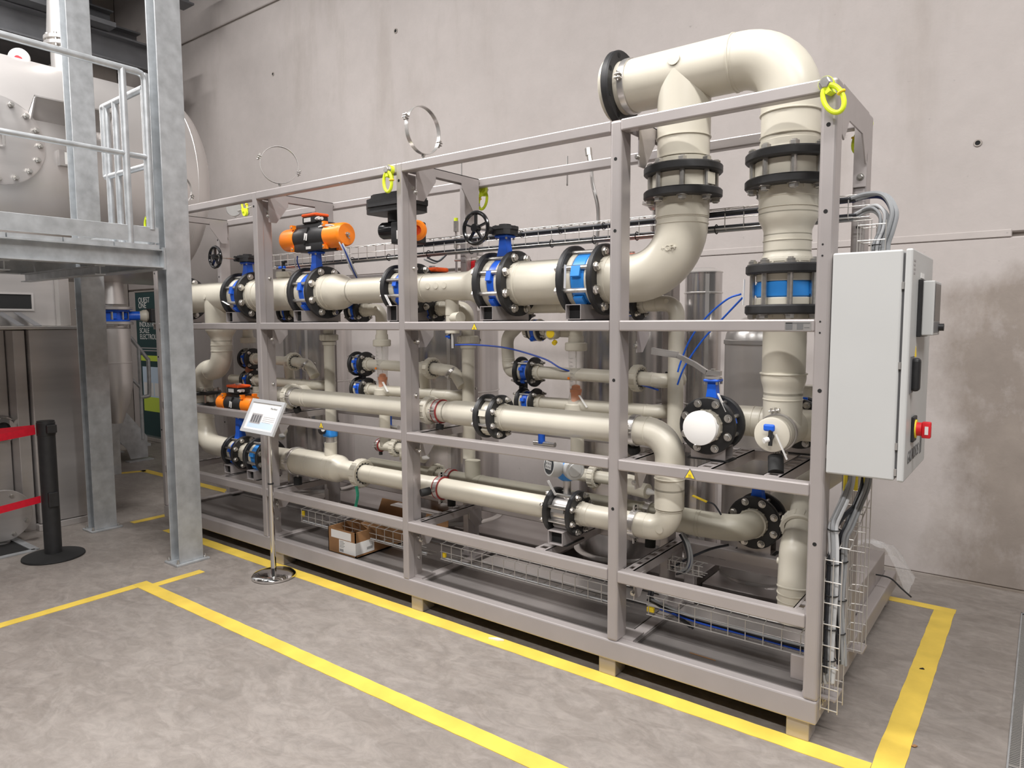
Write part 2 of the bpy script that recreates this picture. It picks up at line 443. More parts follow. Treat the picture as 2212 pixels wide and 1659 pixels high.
for i, (x0, x1) in enumerate(XS):
    for z in ((ZT-.004, 1.605, 1.003, .502) if i < 4 else (.502,)):
        xc = x1+.030 if i < 4 else x0-.030
        ch = P('cross_channel', channel(xc, .05, YB-.05, z))
        for y, d in (((.055, 1), (YB-.055, -1)) if i < 4 else ()):
            g = obj('gusset', gusset(xc+.022, y, z-.03, d, .15 if z > 2 else .115, .16 if z > 2 else .105), 'frame', ch)
            small_bolt((xc+.02, y-d*.002, z-.02), (0, -d, 0), .008, ch)
            small_bolt((xc+.02, y-d*.002, z-(.15 if z > 2 else .105)), (0, -d, 0), .008, ch)
# end frame plate at the right end (arched top between the two corner posts)
P('end_plate', MB().prism([(.09, 0), (.535, 0), (.535, -.19), (.51, -.21), (.43, -.105), (.20, -.105), (.125, -.19), (.09, -.175)], (-.006, 0, ZT-.004), (0, 1, 0), (0, 0, 1), (.006, 0, 0)))
br = P('corner_bracket', MB().prism([(0, 0), (.0, -.25), (.05, -.25), (.05, -.12), (.03, 0)], (-.05, YB-.098, ZT-.05), (1, 0, 0), (0, 0, 1), (0, -.005, 0)))
small_bolt((-.022, YB-.103, ZT-.26), (0, -1, 0), .010, br)
# extra cross channels that carry the valves
for x, z in ((-1.295, .502), (-.475, 1.003), (-.205, 1.003), (-4.10, .502), (-1.68, 1.605), (-1.155, 1.605), (-3.255, 1.605), (-4.05, 1.605), (-2.405, 1.605), (-4.99, 1.605)):
    P('valve_channel', channel(x, .05, YB-.05, z+.002, .065))
# longitudinal beam with slots in the lower right bay
sb = P('rear_beam', MB().rbox((-.80, .615, .40), (-.10, .665, .50), .006))
for x in (-.66, -.60): obj('slot', MB().rbox((x-.018, .6135, .437), (x+.018, .6155, .452), .0007, 1), 'dark_gap', sb)
P('beam_leg', MB().rbox((-.80, .62, .17), (-.745, .66, .41), .004))
# base: perimeter beams, deck trays, feet
DB = 1.753
P('base_beam', MB().rbox((-4.8925, 0, .084), (0, .055, ZB), .007))
P('base_beam', MB().rbox((-.058, .056, .084), (0, DB, ZB), .007))
P('base_beam', MB().rbox((-4.8925, .056, .084), (-4.835, DB, ZB), .007))
P('base_beam', MB().rbox((-4.834, DB-.055, .084), (-.059, DB, ZB), .007))
P('base_beam', MB().rbox((-4.834, .66, .084), (-.059, .72, ZB), .006))
for x in (-3.46, -2.12, -.82):
    P('base_crossbeam', MB().rbox((x-.03, .056, .09), (x+.03, .659, ZB-.004), .004))
for a, b in ((-4.83, -3.495), (-3.425, -2.155), (-2.085, -.855), (-.785, -.062)):
    d = P('deck_tray', MB().b2((a, .060, .150), (b, .656, .154)), 'deck')
    obj('rim', MB().b2((a, .060, .154), (b, .066, .171)).b2((a, .650, .154), (b, .656, .171)).b2((a, .066, .154), (a+.006, .65, .171)).b2((b-.006, .066, .154), (b, .65, .171)), 'deck', d)
    obj('fold', MB().b2((a+.02, .105, .154), (b-.02, .109, .158)).b2((a+.02, .60, .154), (b-.02, .604, .158)), 'deck', d)
for x in (-4.78, -3.44, -2.157, -.948, -.114):
    for y in (.018, DB-.12):
        P('foot', MB().rbox((x, y, 0), (x+.086, y+.10, .086), .006))
for x in (-.128, -.945):
    P('mount_plate', MB().rbox((x, .105, .19), (x+.074, .112, .29), .004, 1))
# plinths behind the frame for the tanks
for a, b in ((-4.0, -3.2), (-2.75, -1.75), (-1.55, -.85), (-.8, -.07)):
    P('tank_plinth', MB().rbox((a, .86, .15), (b, DB-.06, .20), .004, 1), 'frame')
P('end_box', MB().rbox((-.19, .55, .17), (-.055, .95, .42), .006), 'frame')
P('end_box', MB().rbox((-.30, .98, .17), (-.055, DB-.06, .30), .006), 'frame')

# type plate and heat warning signs on the rails
pl = P('type_plate', MB().b2(( -.155, -.0012, 1.566), (-.062, 0, 1.600)), 'steel')
obj('print', MB().b2((-.152, -.0018, 1.572), (-.128, -.0012, 1.5965)).b2((-.112, -.0018, 1.572), (-.090, -.0012, 1.592)).b2((-.152, -.0018, 1.5935), (-.066, -.0012, 1.597)).b2((-.086, -.0018, 1.578), (-.068, -.0012, 1.580)), 'tagtext', pl)
def warn(x, z, s, y=-.0015):
    w_ = P('warning_sign', MB().prism([(-s/2, 0), (s/2, 0), (0, s*.87)], (x, y, z), (1, 0, 0), (0, 0, 1), (0, .0012, 0)), 'tagtext')
    obj('field', MB().prism([(-s*.39, 0), (s*.39, 0), (0, s*.69)], (x, y-.0004, z+s*.06), (1, 0, 0), (0, 0, 1), (0, .0005, 0)), 'yellow', w_)
    sy = MB().b2((x-s*.17, y-.0010, z+s*.10), (x+s*.17, y-.0004, z+s*.125))
    for k in (-1, 0, 1):
        sy.tube([(x+k*s*.085+.008*s*math.sin(j*1.6)*4, y-.0007, z+s*(.16+j*.05)) for j in range(5)], s*.014, 5)
    obj('heat_waves', sy, 'tagtext', w_)
for x, z, s in ((-.515, .962, .050), (-1.66, 1.566, .042), (-2.89, .965, .045), (-4.57, 1.565, .042)): warn(x, z, s)

# tapped hole marks along the end post
for z in (1.875, 1.835, 1.60, 1.56):
    P('hole', MB().cyl((-.032, -.0008, z), (-.032, .0004, z), .0035, None, 10), 'dark_gap')

# ------------------------------------------------------------------ pipe runs
class Run:
    def __init__(s, name, label, loc, m='pipe', group=None):
        s.t = thing(name, label, 'pipe', loc, group); s.m = m
    def pipe(s, p0, p1, r, n=32, m=None): return obj('pipe_length', MB().cyl(p0, p1, r, None, n), m or s.m, s.t)
    def elbow(s, p0, c, p1, r, bend, n=32, lip=True):
        a = arc(p0, c, p1, bend, 12); p0, p1 = Vector(p0), Vector(p1)
        pts = [p0]+a+[p1] if (p0-a[0]).length > 1e-4 else a+[p1]
        mb = MB().tube(pts, r, n)
        if lip:
            for p, q in ((pts[0], pts[1]), (pts[-1], pts[-2])):
                d = (q-p).normalized(); mb.lathe(p+d*.001, d, [(0, r*1.002), (.002, r*1.035), (.006, r*1.035), (.008, r*1.002)], n)
        return obj('elbow', mb, s.m, s.t)
    def red(s, p0, p1, r0, r1, n=32):
        p0, p1 = Vector(p0), Vector(p1); L = (p1-p0).length; pr = [(0, r0)]
        for k in range(9):
            t = k/8; e = t*t*(3-2*t); pr.append((L*(.15+.7*t), r0+(r1-r0)*e))
        pr.append((L, r1)); return obj('reducer', MB().lathe(p0, p1-p0, pr, n), s.m, s.t)
    def bead(s, p, ax, r, w_=.006, h=1.03, m=None):
        d = Vector(ax).normalized()
        return obj('weld_ring', MB().lathe(Vector(p)-d*w_/2, d, [(0, r*.99), (w_*.2, r*h), (w_*.8, r*h), (w_, r*.99)], 32), m or s.m, s.t)
    def collar(s, p, ax, r, w_, m=None, name='collar', n=32):
        d = Vector(ax).normalized()
        return obj(name, MB().lathe(Vector(p)-d*w_/2, d, [(0, r*.93), (w_*.08, r), (w_*.92, r), (w_, r*.93)], n), m or s.m, s.t)
    def tee(s, p0, p1, r, b0, b1, rb, n=32):
        mb = MB().cyl(p0, p1, r, None, n); b0, b1 = Vector(b0), Vector(b1)
        L = (b1-b0).length; mb.lathe(b0, b1-b0, [(0, rb*1.0), (r*.6, rb*1.0), (L, rb)], n)
        return obj('tee', mb, s.m, s.t)
    def union(s, p, ax, r, w_=.05):
        """ribbed union nut with a toothed inner ring"""
        d, u, v = frame(ax); p = Vector(p)
        mb = MB().ring(p, d, r*.78, r, -w_/2, w_/2, 28, .006)
        for i in range(14):
            a = 2*PI*i/14; q = p+(u*math.cos(a)+v*math.sin(a))*r
            mb.bar(q-d*w_*.36, q+d*w_*.36, .006, .004)
        o = obj('union_nut', mb, s.m, s.t)
        t = MB()
        for i in range(16):
            a = 2*PI*i/16; q = p+(u*math.cos(a)+v*math.sin(a))*r*.74
            t.bar(q+d*w_*.30, q+d*w_*.46, .010, .010)
        obj('teeth', t, s.m, o)
        obj('inner_ring', MB().ring(p, d, r*.5, r*.78, -w_*.3, w_*.30, 28, .002), 'grey_plastic', o)
        return o
    def disc(s, p, ax, r, h=.002):
        d = Vector(ax).normalized(); return obj('mould_mark', MB().lathe(p, d, [(0, r), (h, r), (h*1.2, r*.9)], 18), s.m, s.t)

def pipe_clamp(name, label, p, ax, r, seal=True, wd=.028, lug=(0, 0, 1), stem=None, stem_m='rubber'):
    t = thing(name, label, 'pipe clamp', p); d, u, v = frame(ax); p = Vector(p); lg = Vector(lug)
    obj('band', MB().ring(p, d, r+.001, r+.007, -wd/2, wd/2, 32, .001), 'steel', t)
    if seal: obj('rubber_lining', MB().ring(p, d, r+.0005, r+.0085, wd/2, wd/2+.006, 32, .001).ring(p, d, r+.0005, r+.0085, -wd/2-.006, -wd/2, 32, .001), 'seal_red', t)
    sd = d.cross(lg).normalized()
    for sg in (-1, 1):
        q = p+sd*sg*(r+.018)
        l = obj('lug', MB().bar(q+lg*.008-sd*sg*.012, q+lg*.008+sd*sg*.012, wd, .004).bar(q-lg*.008-sd*sg*.012, q-lg*.008+sd*sg*.012, wd, .004), 'steel', t)
        obj('bolt', MB().cyl(q-lg*.02, q+lg*.018, .004, None, 8).hexh(q+lg*.018, lg, .008, .006), 'bolt', l)
    if stem:
        a, b, rr = stem
        obj('stem', MB().cyl(a, Vector(a)+(Vector(b)-Vector(a))*.35, .008, None, 10), 'bolt', t)
        obj('buffer', MB().cyl(Vector(a)+(Vector(b)-Vector(a))*.3, b, rr, None, 18), stem_m, t)
    return t

# ------------------------------------------------------------------ valves
def axis_M(c, axis, spin=0):
    if axis == 'x': R = Matrix.Identity(3)
    elif axis == '-x': R = Matrix.Rotation(PI, 3, 'Z')
    elif axis == 'y': R = Matrix.Rotation(PI/2, 3, 'Z')
    elif axis == 'z': R = Matrix(((0, -1, 0), (0, 0, -1), (1, 0, 0)))       # flow up, stem towards the front
    M = (R @ Matrix.Rotation(spin, 3, 'X')).to_4x4(); M.translation = Vector(c); return M
def valve(name, label, c, axis='x', R=.17, half=.085, t=.032, rp=.113, n=8, body='blue', top=None, support=0, group=None, spin=0, bw=.30, tagl=None, cat='valve', metal=False):
    """wafer valve clamped between two black backing flanges; local x = flow, local z = stem"""
    M = axis_M(c, axis, spin); T = thing(name, label, cat, c, group)
    g = half-t/2                                   # inner face of the flanges
    for sg in (-1, 1):
        obj('flange', MB(M).ring((sg*half, 0, 0), (1, 0, 0), rp+.004, R, -t/2, t/2, 40, .006), 'black', T)
        # stub end with its toothed collar
        mb = MB(M).ring((0, 0, 0), (1, 0, 0), rp*.8, rp+.022, *sorted((sg*g*bw*1.25, sg*(g+.001))), 36, .003)
        mb.ring((0, 0, 0), (1, 0, 0), rp*.8, rp+.003, *sorted((sg*g, sg*(half+t/2+.03))), 36, .002)
        for i in range(12):
            a = 2*PI*(i+.5)/12; mb.box((sg*(half+t/2+.006), (rp+.002)*math.cos(a), (rp+.002)*math.sin(a)), (.014, .008, .008), Matrix.Rotation(a, 3, 'X'))
        obj('stub_end', mb, 'pipe', T)
    rb = rp+.020
    bod = obj('valve_body', MB(M).ring((0, 0, 0), (1, 0, 0), rp*.75, rb, -g*bw*1.25, g*bw*1.25, 36, .006), 'steel' if metal else body, T)
    for a in (PI*.08, PI*.92, PI*1.25, PI*1.75):
        obj('body_rib', MB(M).box((0, (rb+.003)*math.cos(a), (rb+.003)*math.sin(a)), (g*bw*1.6, .05*rp/.113, .03), Matrix.Rotation(a-PI/2, 3, 'X')), 'steel' if metal else body, bod)
    rc = R-.030*R/.17; br = .011*R/.17+.001
    first = None
    for i in range(n):
        a = 2*PI*(i+.5)/n
        if first is None:
            bm = MB(M); L = half+t/2; y, z = rc*math.cos(a), rc*math.sin(a)
            bm.cyl((-L-.022, y, z), (L+.022, y, z), br, None, 10)
            for sg in (-1, 1):
                bm.lathe((sg*L, y, z), (sg, 0, 0), [(0, br*1.95), (.003, br*1.95)], 14)
                bm.hexh((sg*(L+.003), y, z), (sg, 0, 0), br*1.6, br*1.3)
            first = obj('tie_bolt', bm, 'bolt', T); a0 = a
        else:
            d = M.to_3x3() @ Vector((0, rc*(math.cos(a)-math.cos(a0)), rc*(math.sin(a)-math.sin(a0))))
            dup(first, d)
    # centring eyes
    if not metal and n == 8 and body == 'blue':
        for sg in (-1, 1):
            obj('centring_lug', MB(M).box((0, 0, sg*(rb+.012)), (g*bw*1.4, .045, .03)).torus((0, .0, sg*(rc-.004)), (1, 0, 0), br*1.5, br*.7, 14, 8), body, bod)
    if top: top(T, M, R, rb)
    if support:
        zb = -support
        zt = max(-R*.70, zb+.055); e = .0035
        if axis in ('x', '-x'): a, b, c_, d = -.042, .042, -R*.95, R*.9
        else: a, b, c_, d = -.045, .045, -R*.62, R*.62
        sbx = obj('support_box', MB(M).b2((a, c_, zb), (b, d, zb+e)).b2((a, c_, zt-e), (b, d, zt)).b2((a, c_, zb+e), (a+e, d, zt-e)).b2((b-e, c_, zb+e), (b, d, zt-e)), 'frame', T)
        obj('shade_plate', MB(M).b2((a+e, c_+.03, zb+e), (b-e, c_+.034, zt-e)), 'dark_gap', sbx)  # black plate added inside the open tube to stand in for its shade
        obj('rubber_pad', MB(M).b2((-.05, -R*.75, zb-.006), (.05, R*.75, zb)), 'rubber', T)
    if tagl:
        p, q = tagl
        tg = obj('tag', MB().bar(p, q, .016, .0015), 'white', T)
        p, q = Vector(p), Vector(q); dd = q-p
        obj('tag_print', MB().bar(p+dd*.15+Vector((0, -.0015, 0)), p+dd*.85+Vector((0, -.0015, 0)), .005, .0012), 'print_grey', tg)
    return T
def neck(T, M, R, rb, h, body='blue', w_=.055):
    mb = MB(M).add([(sx*w_*k/2, sy*w_*k/2, z) for z, k in ((rb-.005, 1.25), (R+.02, .9), (R+h-.012, .8)) for sx, sy in ((-1,-1),(1,-1),(1,1),(-1,1))],
                 [(3,2,1,0),(8,9,10,11)]+[(r*4+i, r*4+(i+1) % 4, r*4+4+(i+1) % 4, r*4+4+i) for r in (0, 1) for i in range(4)])
    nk = obj('neck', mb, body, T)
    obj('top_flange', MB(M).rbox((-w_*.75, -w_*.75, R+h-.014), (w_*.75, w_*.75, R+h), .008), body, nk)
    for sx in (-1, 1):
        for sy in (-1, 1): obj('bolt', MB(M).cyl((sx*w_*.58, sy*w_*.58, R+h-.024), (sx*w_*.58, sy*w_*.58, R+h), .0055, None, 8), 'bolt', nk)
    return nk
def gear_top(h=.075, wheel=True, wdir=-1, wl=.16, wr=.072, off=.0):
    def f(T, M, R, rb):
        neck(T, M, R, rb, h)
        z = R+h
        mb = MB(M).prism([(-.06, -.035), (-.035, -.06), (.035, -.06), (.06, -.035), (.06, .035), (.035, .06), (-.035, .06), (-.06, .035)], (0, 0, z), (1, 0, 0), (0, 1, 0), (0, 0, .045))
        mb.prism([(-.066, -.03), (-.03, -.066), (.03, -.066), (.066, -.03), (.066, .03), (.03, .066), (-.03, .066), (-.066, .03)], (0, 0, z+.026), (1, 0, 0), (0, 1, 0), (0, 0, .016))
        mb.cyl((0, 0, z+.045), (0, 0, z+.056), .032, None, 16).cyl((-.045, -.075, z+.022), (-.045, .03, z+.022), .02, None, 14)
        gb = obj('gearbox', mb, 'black', T)
        for a in range(4):
            obj('bolt', MB(M).hexh((.05*math.cos(a*PI/2+.78), .05*math.sin(a*PI/2+.78), z+.045), (0, 0, 1), .007, .006), 'black', gb)
        if wheel:
            y1 = -.075-wl
            obj('shaft', MB(M).cyl((-.045, -.07, z+.022), (-.045, y1+.005, z+.022), .0075, None, 10), 'bolt', gb)
            hw = obj('handwheel', MB(M).torus((-.045, y1, z+.022), (0, 1, 0), wr, .0105, 36, 10), 'gloss_black', T)
            obj('hub', MB(M).cyl((-.045, y1-.016, z+.022), (-.045, y1+.016, z+.022), .021, None, 18), 'gloss_black', hw)
            for k in range(5):
                a = 2*PI*k/5+.3; ca, sa = math.cos(a), math.sin(a)
                obj('spoke', MB(M).bar((-.045+.015*ca, y1, z+.022+.015*sa), (-.045+(wr-.004)*ca, y1, z+.022+(wr-.004)*sa), .016, .009), 'gloss_black', hw)
    return f
def lever_top(h, L, d=(-1, -.15, .22)):
    def f(T, M, R, rb):
        neck(T, M, R, rb, h, w_=.045); z = R+h
        obj('notch_plate', MB(M).cyl((0, 0, z), (0, 0, z+.007), .036, None, 20), 'steel', T)
        dx = Vector((d[0], d[1], 0)).normalized(); rise = d[2]
        pts = [(.035, .012), (0, .013), (-.03, .014), (-.09, .050), (-.17, .085), (-.24, .092), (-.30, .100)]
        pts = [(a*L/.3, b*L/.3*rise/.3 + .012) for a, b in pts]
        mb = MB(M); P0 = [Vector((0, 0, z))-dx*a+Vector((0, 0, b)) for a, b in pts]
        for i in range(len(P0)-1): mb.bar(P0[i], P0[i+1], .022, .020)
        lv = obj('lever', mb, 'steel', T)
        obj('grip', MB(M).bar(P0[-1]+Vector((0, 0, .014)), P0[-3]+Vector((0, 0, .012)), .020, .012), 'steel', lv)
        obj('nut', MB(M).hexh(P0[1]+Vector((0, 0, .008)), (0, 0, 1), .012, .010), 'bolt', lv)
    return f
def actuator_top(h, L=.52, r=.075, yaw=0, lid=True):
    """pneumatic actuator: black barrel, orange end caps, switch box with orange lid"""
    def f(T, M, R, rb):
        neck(T, M, R, rb, h); z = R+h+r+.012; A = M @ Matrix.Translation((0, 0, z)) @ Matrix.Rotation(yaw, 4, 'Z')
        bl = L*.50
        mb = MB(A).lathe((-bl/2, 0, 0), (1, 0, 0), [(0, r*.96), (bl, r*.96)], 28).rbox((-bl/2, -r*.8, -r-.012), (bl/2, r*.8, -r*.35), .006).rbox((-bl/2, -r*.55, r*.4), (bl/2, r*.55, r+.012), .006)
        ab = obj('actuator_barrel', mb, 'black', T)
        obj('label_plate', MB(A).box((-.01, -r*.97, .0), (.03, .002, .045), Matrix.Rotation(.2, 3, 'Y')), 'white', ab)
        obj('label_plate', MB(A).box((.0, -r*.81, -r*.9), (.05, .002, .018)), 'white', ab)
        obj('cable_strap', MB(A).bar((-.02, -r*1.0, -.055), (.005, -r*.78, r*.8), .016, .003), 'rubber', ab)
        for sg in (-1, 1):
            cl = (L-bl)/2
            mb = MB(A).lathe((sg*bl/2, 0, 0), (sg, 0, 0), [(0, r), (.012, r*1.0), (cl*.85, r*.97), (cl*.96, r*.93), (cl, r*.85)], 28)
            for yy in (-1, 1):
                for zz in (-1, 1): mb.box((sg*(bl/2+.012), yy*r*.72, zz*r*.92), (.024, .03, .03))
            cp = obj('end_cap', mb, 'orange', T)
            obj('stop_screw', MB(A).cyl((sg*(L/2-.002), 0, 0), (sg*(L/2+.022), 0, 0), .008, None, 10).hexh((sg*(L/2), 0, 0), (sg, 0, 0), .014, .010), 'bolt', cp)
            for zz in (-1, 1): obj('bolt', MB(A).hexh((sg*(bl/2+.006), -r*.88, zz*r*.92), (0, -1, 0), .007, .006), 'bolt', cp)
        if lid:
            sb_ = obj('switch_box', MB(A).rbox((-.075, -.05, r+.012), (.07, .05, r+.055), .006), 'black', T)
            obj('lid', MB(A).rbox((-.08, -.055, r+.055), (.075, .055, r+.075), .012, 3), 'red_orange', sb_)
            obj('indicator', MB(A).cyl((0, 0, r+.075), (0, 0, r+.085), .022, None, 16), 'steel', sb_)
            obj('label_plate', MB(A).box((-.02, -.0508, r+.034), (.07, .0015, .026)), 'white', sb_)
            for k in range(2): obj('cable_gland', MB(A).cyl((.06, -.02-.02*k, r+.035), (.10, -.025-.025*k, r+.037), .011, None, 12), 'white', sb_)
    return f
def electric_top(h):
    """electric actuator: black bulging housing over a motor, orange hand wheel"""
    def f(T, M, R, rb):
        neck(T, M, R, rb, h); z = R+h
        obj('drive_housing', MB(M).rbox((-.065, -.075, z), (.085, .075, z+.13), .012, 3), 'black', T)
        obj('motor', MB(M).lathe((-.055, -.02, z+.085), (-1, -.25, 0), [(0, .05), (.10, .05), (.115, .042)], 22), 'gloss_black', T)
        Mh = M @ Matrix.Translation((-.075, -.01, -.02)) @ Matrix.Diagonal((1.2, 1.2, 1.12, 1)) @ Matrix.Translation((0, 0, -.01))
        hd = obj('electronics_head', MB(Mh).prism([(-.15, -.055), (-.135, -.075), (-.09, -.09), (.09, -.09), (.135, -.075), (.15, -.055), (.15, .055), (.135, .075), (.09, .09), (-.09, .09), (-.135, .075), (-.15, .055)], (0, 0, z+.165), (1, 0, 0), (0, 1, 0), (0, 0, .075)).prism([(-.165, -.05), (-.10, -.098), (.10, -.098), (.165, -.05), (.165, .05), (.10, .098), (-.10, .098), (-.165, .05)], (0, 0, z+.195), (1, 0, 0), (0, 1, 0), (0, 0, .028)).cyl((0, 0, z+.12), (0, 0, z+.17), .045, None, 18), 'black', T, )
        obj('head_cap', MB(Mh).prism([(-.12, -.06), (-.08, -.078), (.08, -.078), (.12, -.06), (.12, .06), (.08, .078), (-.08, .078), (-.12, .06)], (0, 0, z+.24), (1, 0, 0), (0, 1, 0), (0, 0, .022)), 'black', hd)
        obj('label_plate', MB(M).box((.0, -.076, z+.05), (.022, .002, .05)), 'white', T)
        wq = obj('hand_wheel', MB(M).ring((.155, -.075, z+.06), (.55, -.84, 0), .028, .058, .0, .028, 30, .010), 'orange', T)
        obj('dish', MB(M).lathe(Vector((.155, -.075, z+.06)), (.55, -.84, 0), [(-.012, .030), (.010, .030)], 24), 'red_orange', wq)
        obj('crank', MB(M).bar((.140, -.082, z+.042), (.170, -.098, z+.078), .010, .022), 'orange', wq)
    return f

HY, HZ, RP = .28, 1.805, .1125
# --- upper header valves, left to right
valve('butterfly_valve', 'blue butterfly valve half hidden behind the galvanised column at the left header end', (-4.99, HY, HZ), top=gear_top(.075, False), support=.19)
valve('butterfly_valve', 'handwheel butterfly valve on the upper header left of the second post', (-4.05, HY, HZ), half=.091, top=gear_top(.075, True, wl=.15), support=.19, tagl=((-4.10, .10, 1.765), (-4.0, .09, 1.735)))
valve('actuated_valve', 'blue butterfly valve under the black and orange pneumatic actuator on the upper header', (-3.255, HY, HZ), half=.091, top=actuator_top(.10, .62, .078), support=.19)
valve('actuated_valve', 'butterfly valve under the black electric actuator with orange wheel behind the middle post', (-2.405, HY, HZ), R=.1425, half=.08, rp=.08, top=electric_top(.115), support=.19, tagl=((-2.44, .13, 1.765), (-2.385, .12, 1.70)))
valve('butterfly_valve', 'black handwheel butterfly valve on the upper header right of the middle post', (-1.68, HY, HZ), half=.08, top=gear_top(.085, True, wl=.11, wr=.078), support=.19)
valve('check_valve', 'light blue sensor ring between black flanges left of the tall elbow', (-1.155, HY, HZ), half=.084, body='lightblue', support=.19, bw=.45, tagl=((-1.19, .105, 1.87), (-1.19, .10, 1.76)))

# --- upper header pipes
r = Run('header_pipe', 'cream tee pipe at the left end of the upper header', (-4.5, HY, HZ))
r.tee((-4.86, HY, HZ), (-4.155, HY, HZ), RP, (-4.44, HY, HZ), (-4.44, HY, 1.58), RP*.98)
r.bead((-4.80, HY, HZ), (1, 0, 0), RP); r.bead((-4.20, HY, HZ), (1, 0, 0), RP)
r.disc((-4.46, HY-RP*.99, HZ+.0), (0, -1, .1), .018)
r.red((-4.44, HY, 1.58), (-4.44, HY, 1.47), RP, .078); r.bead((-4.44, HY, 1.44), (0, 0, 1), .078)
r.pipe((-4.44, HY, 1.475), (-4.44, HY, 1.38), .078)
r.elbow((-4.44, HY, 1.40), (-4.44, HY, 1.245), (-4.60, HY, 1.245), .078, .14)
r.elbow((-4.60, HY, 1.245), (-4.74, HY, 1.245), (-4.74, HY, 1.09), .078, .13)
r.pipe((-4.74, HY, 1.10), (-4.74, HY, 1.04), .078)
r = Run('header_pipe', 'short cream header pipe behind the second post', (-3.65, HY, HZ))
r.tee((-3.96, HY, HZ), (-3.36, HY, HZ), RP, (-3.62, HY, HZ), (-3.62, HY, HZ+.155), .045)
r.bead((-3.46, HY, HZ), (1, 0, 0), RP); r.bead((-3.86, HY, HZ), (1, 0, 0), RP)
r.collar((-3.62, HY, HZ+.135), (0, 0, 1), .053, .04)
r = Run('header_pipe', 'cream header pipe narrowing to the right of the orange actuator', (-2.8, HY, HZ))
r.pipe((-3.165, HY, HZ), (-3.06, HY, HZ), RP); r.bead((-3.08, HY, HZ), (1, 0, 0), RP)
r.red((-3.06, HY, HZ), (-2.88, HY, HZ), RP*1.02, .08); r.pipe((-2.89, HY, HZ), (-2.49, HY, HZ), .08); r.bead((-2.86, HY, HZ), (1, 0, 0), .08, .003, 1.01)
r = Run('header_pipe', 'cream header pipe with three round marks widening towards the right handwheel valve', (-2.0, HY, HZ))
r.tee((-2.32, HY, HZ), (-1.96, HY, HZ), .08, (-2.06, HY, HZ), (-2.06, HY, HZ-.16), .038)
for k in range(3): r.disc((-2.17+.062*k, HY-.0795, HZ+.004), (0, -1, .05), .018)
r.bead((-2.24, HY, HZ), (1, 0, 0), .082); r.red((-1.96, HY, HZ), (-1.80, HY, HZ), .08, RP); r.pipe((-1.805, HY, HZ), (-1.765, HY, HZ), RP)
r = Run('header_pipe', 'cream header pipe between the right handwheel valve and the light blue ring', (-1.42, HY, HZ))
r.pipe((-1.595, HY, HZ), (-1.245, HY, HZ), RP); r.bead((-1.54, HY, HZ), (1, 0, 0), RP, .003, 1.008); r.bead((-1.285, HY, HZ), (1, 0, 0), RP, .003, 1.008)

# --- riser with the big elbow, upper flange joint, top manifold
XA, XB = -.690, -.236
r = Run('riser_elbow', 'big cream elbow turning the header upwards below the double black flange', (-.8, HY, HZ))
r.elbow((-1.06, HY, HZ), (XA, HY, HZ), (XA, HY, 2.11), RP, .235); r.bead((XA, HY, 2.055), (0, 0, 1), RP*1.01, .004, 1.012); r.bead((XA, HY, 2.03), (0, 0, 1), RP*1.01, .004, 1.012)
r.collar((XA, HY, 2.085), (0, 0, 1), RP*1.03, .06)
text('mould_lettering', '+GF+', .034, (-0.737, 0.170, 1.908), (1, 0, .05), (-.05, 0, 1), 'pipe', r.t, 0, .9, 'LEFT', .004)
valve('flange_joint', 'double black flange joint on the left riser below the top manifold', (XA, HY, 2.209), 'z', half=.052, t=.036, rp=RP, body='pipe', bw=.9, cat='flange joint')
r = Run('top_manifold', 'cream top manifold pipe with large bend above the frame', (-.6, HY, 2.67))
TZ = 2.672
r.tee((-.955, HY, TZ), (-.47, HY, TZ), RP*1.02, (XA, HY, TZ), (XA, HY, 2.40), RP*1.02)
r.pipe((XA, HY, 2.41), (XA, HY, 2.265), RP); r.bead((XA, HY, 2.40), (0, 0, 1), RP*1.02); r.bead((XA, HY, 2.315), (0, 0, 1), RP*1.01)
r.collar((XA, HY, 2.285), (0, 0, 1), RP*1.03, .05)
mb = MB()   # cone web of the swept tee
mb.add([Vector((XA+math.sin(a)*RP*.80, HY-.02-math.cos(a)*RP*.84, TZ-.02-.085*abs(math.sin(a)))) for a in [i*PI/8 for i in range(-4, 5)]]+[Vector((XA+math.sin(a)*RP*1.02, HY-math.cos(a)*RP*1.02, TZ-.19)) for a in [i*PI/8 for i in range(-4, 5)]]+[Vector((XA, HY-RP*1.0, TZ+.01))],
       [(i, i+1, i+10, i+9) for i in range(8)]+[(18, i+1, i) for i in range(8)])
obj('tee_web', mb, 'pipe', r.t)
r.disc((XA, HY-RP*1.02, TZ+.035), (0, -1, .15), .027)
r.elbow((-.47, HY, TZ), (XB, HY, TZ), (XB, HY, 2.42), RP*1.02, .20); r.disc((-.31, HY-RP*.92, TZ-.02), (.3, -1, .1), .016)
r.bead((-.45, HY, TZ), (1, 0, 0), RP*1.02, .004, 1.01)
r.pipe((XB, HY, 2.43), (XB, HY, 2.265), RP); r.bead((XB, HY, 2.425), (0, 0, 1), RP*1.02); r.bead((XB, HY, 2.335), (0, 0, 1), RP*1.01); r.collar((XB, HY, 2.29), (0, 0, 1), RP*1.03, .06)
t = thing('blind_flange', 'black loose flange with cream stub closing the open end of the top manifold', 'flange', (-1.0, HY, TZ))
obj('backing_ring', MB().ring((-1.0, HY, TZ), (1, 0, 0), .118, .165, -.018, .018, 44, .006), 'black', t)
obj('stub_end', MB().lathe((-1.045, HY, TZ), (1, 0, 0), [(0, .137), (.004, .141), (.026, .141), (.027, .118), (.10, .116)], 40), 'pipe', t)
for i in range(8):
    a = 2*PI*(i+.5)/8; y, z = HY+.142*math.cos(a), TZ+.142*math.sin(a)
    obj('bolt_hole', MB().cyl((-.9815, y, z), (-.9810, y, z), .0115, None, 14), 'dark_gap', t)
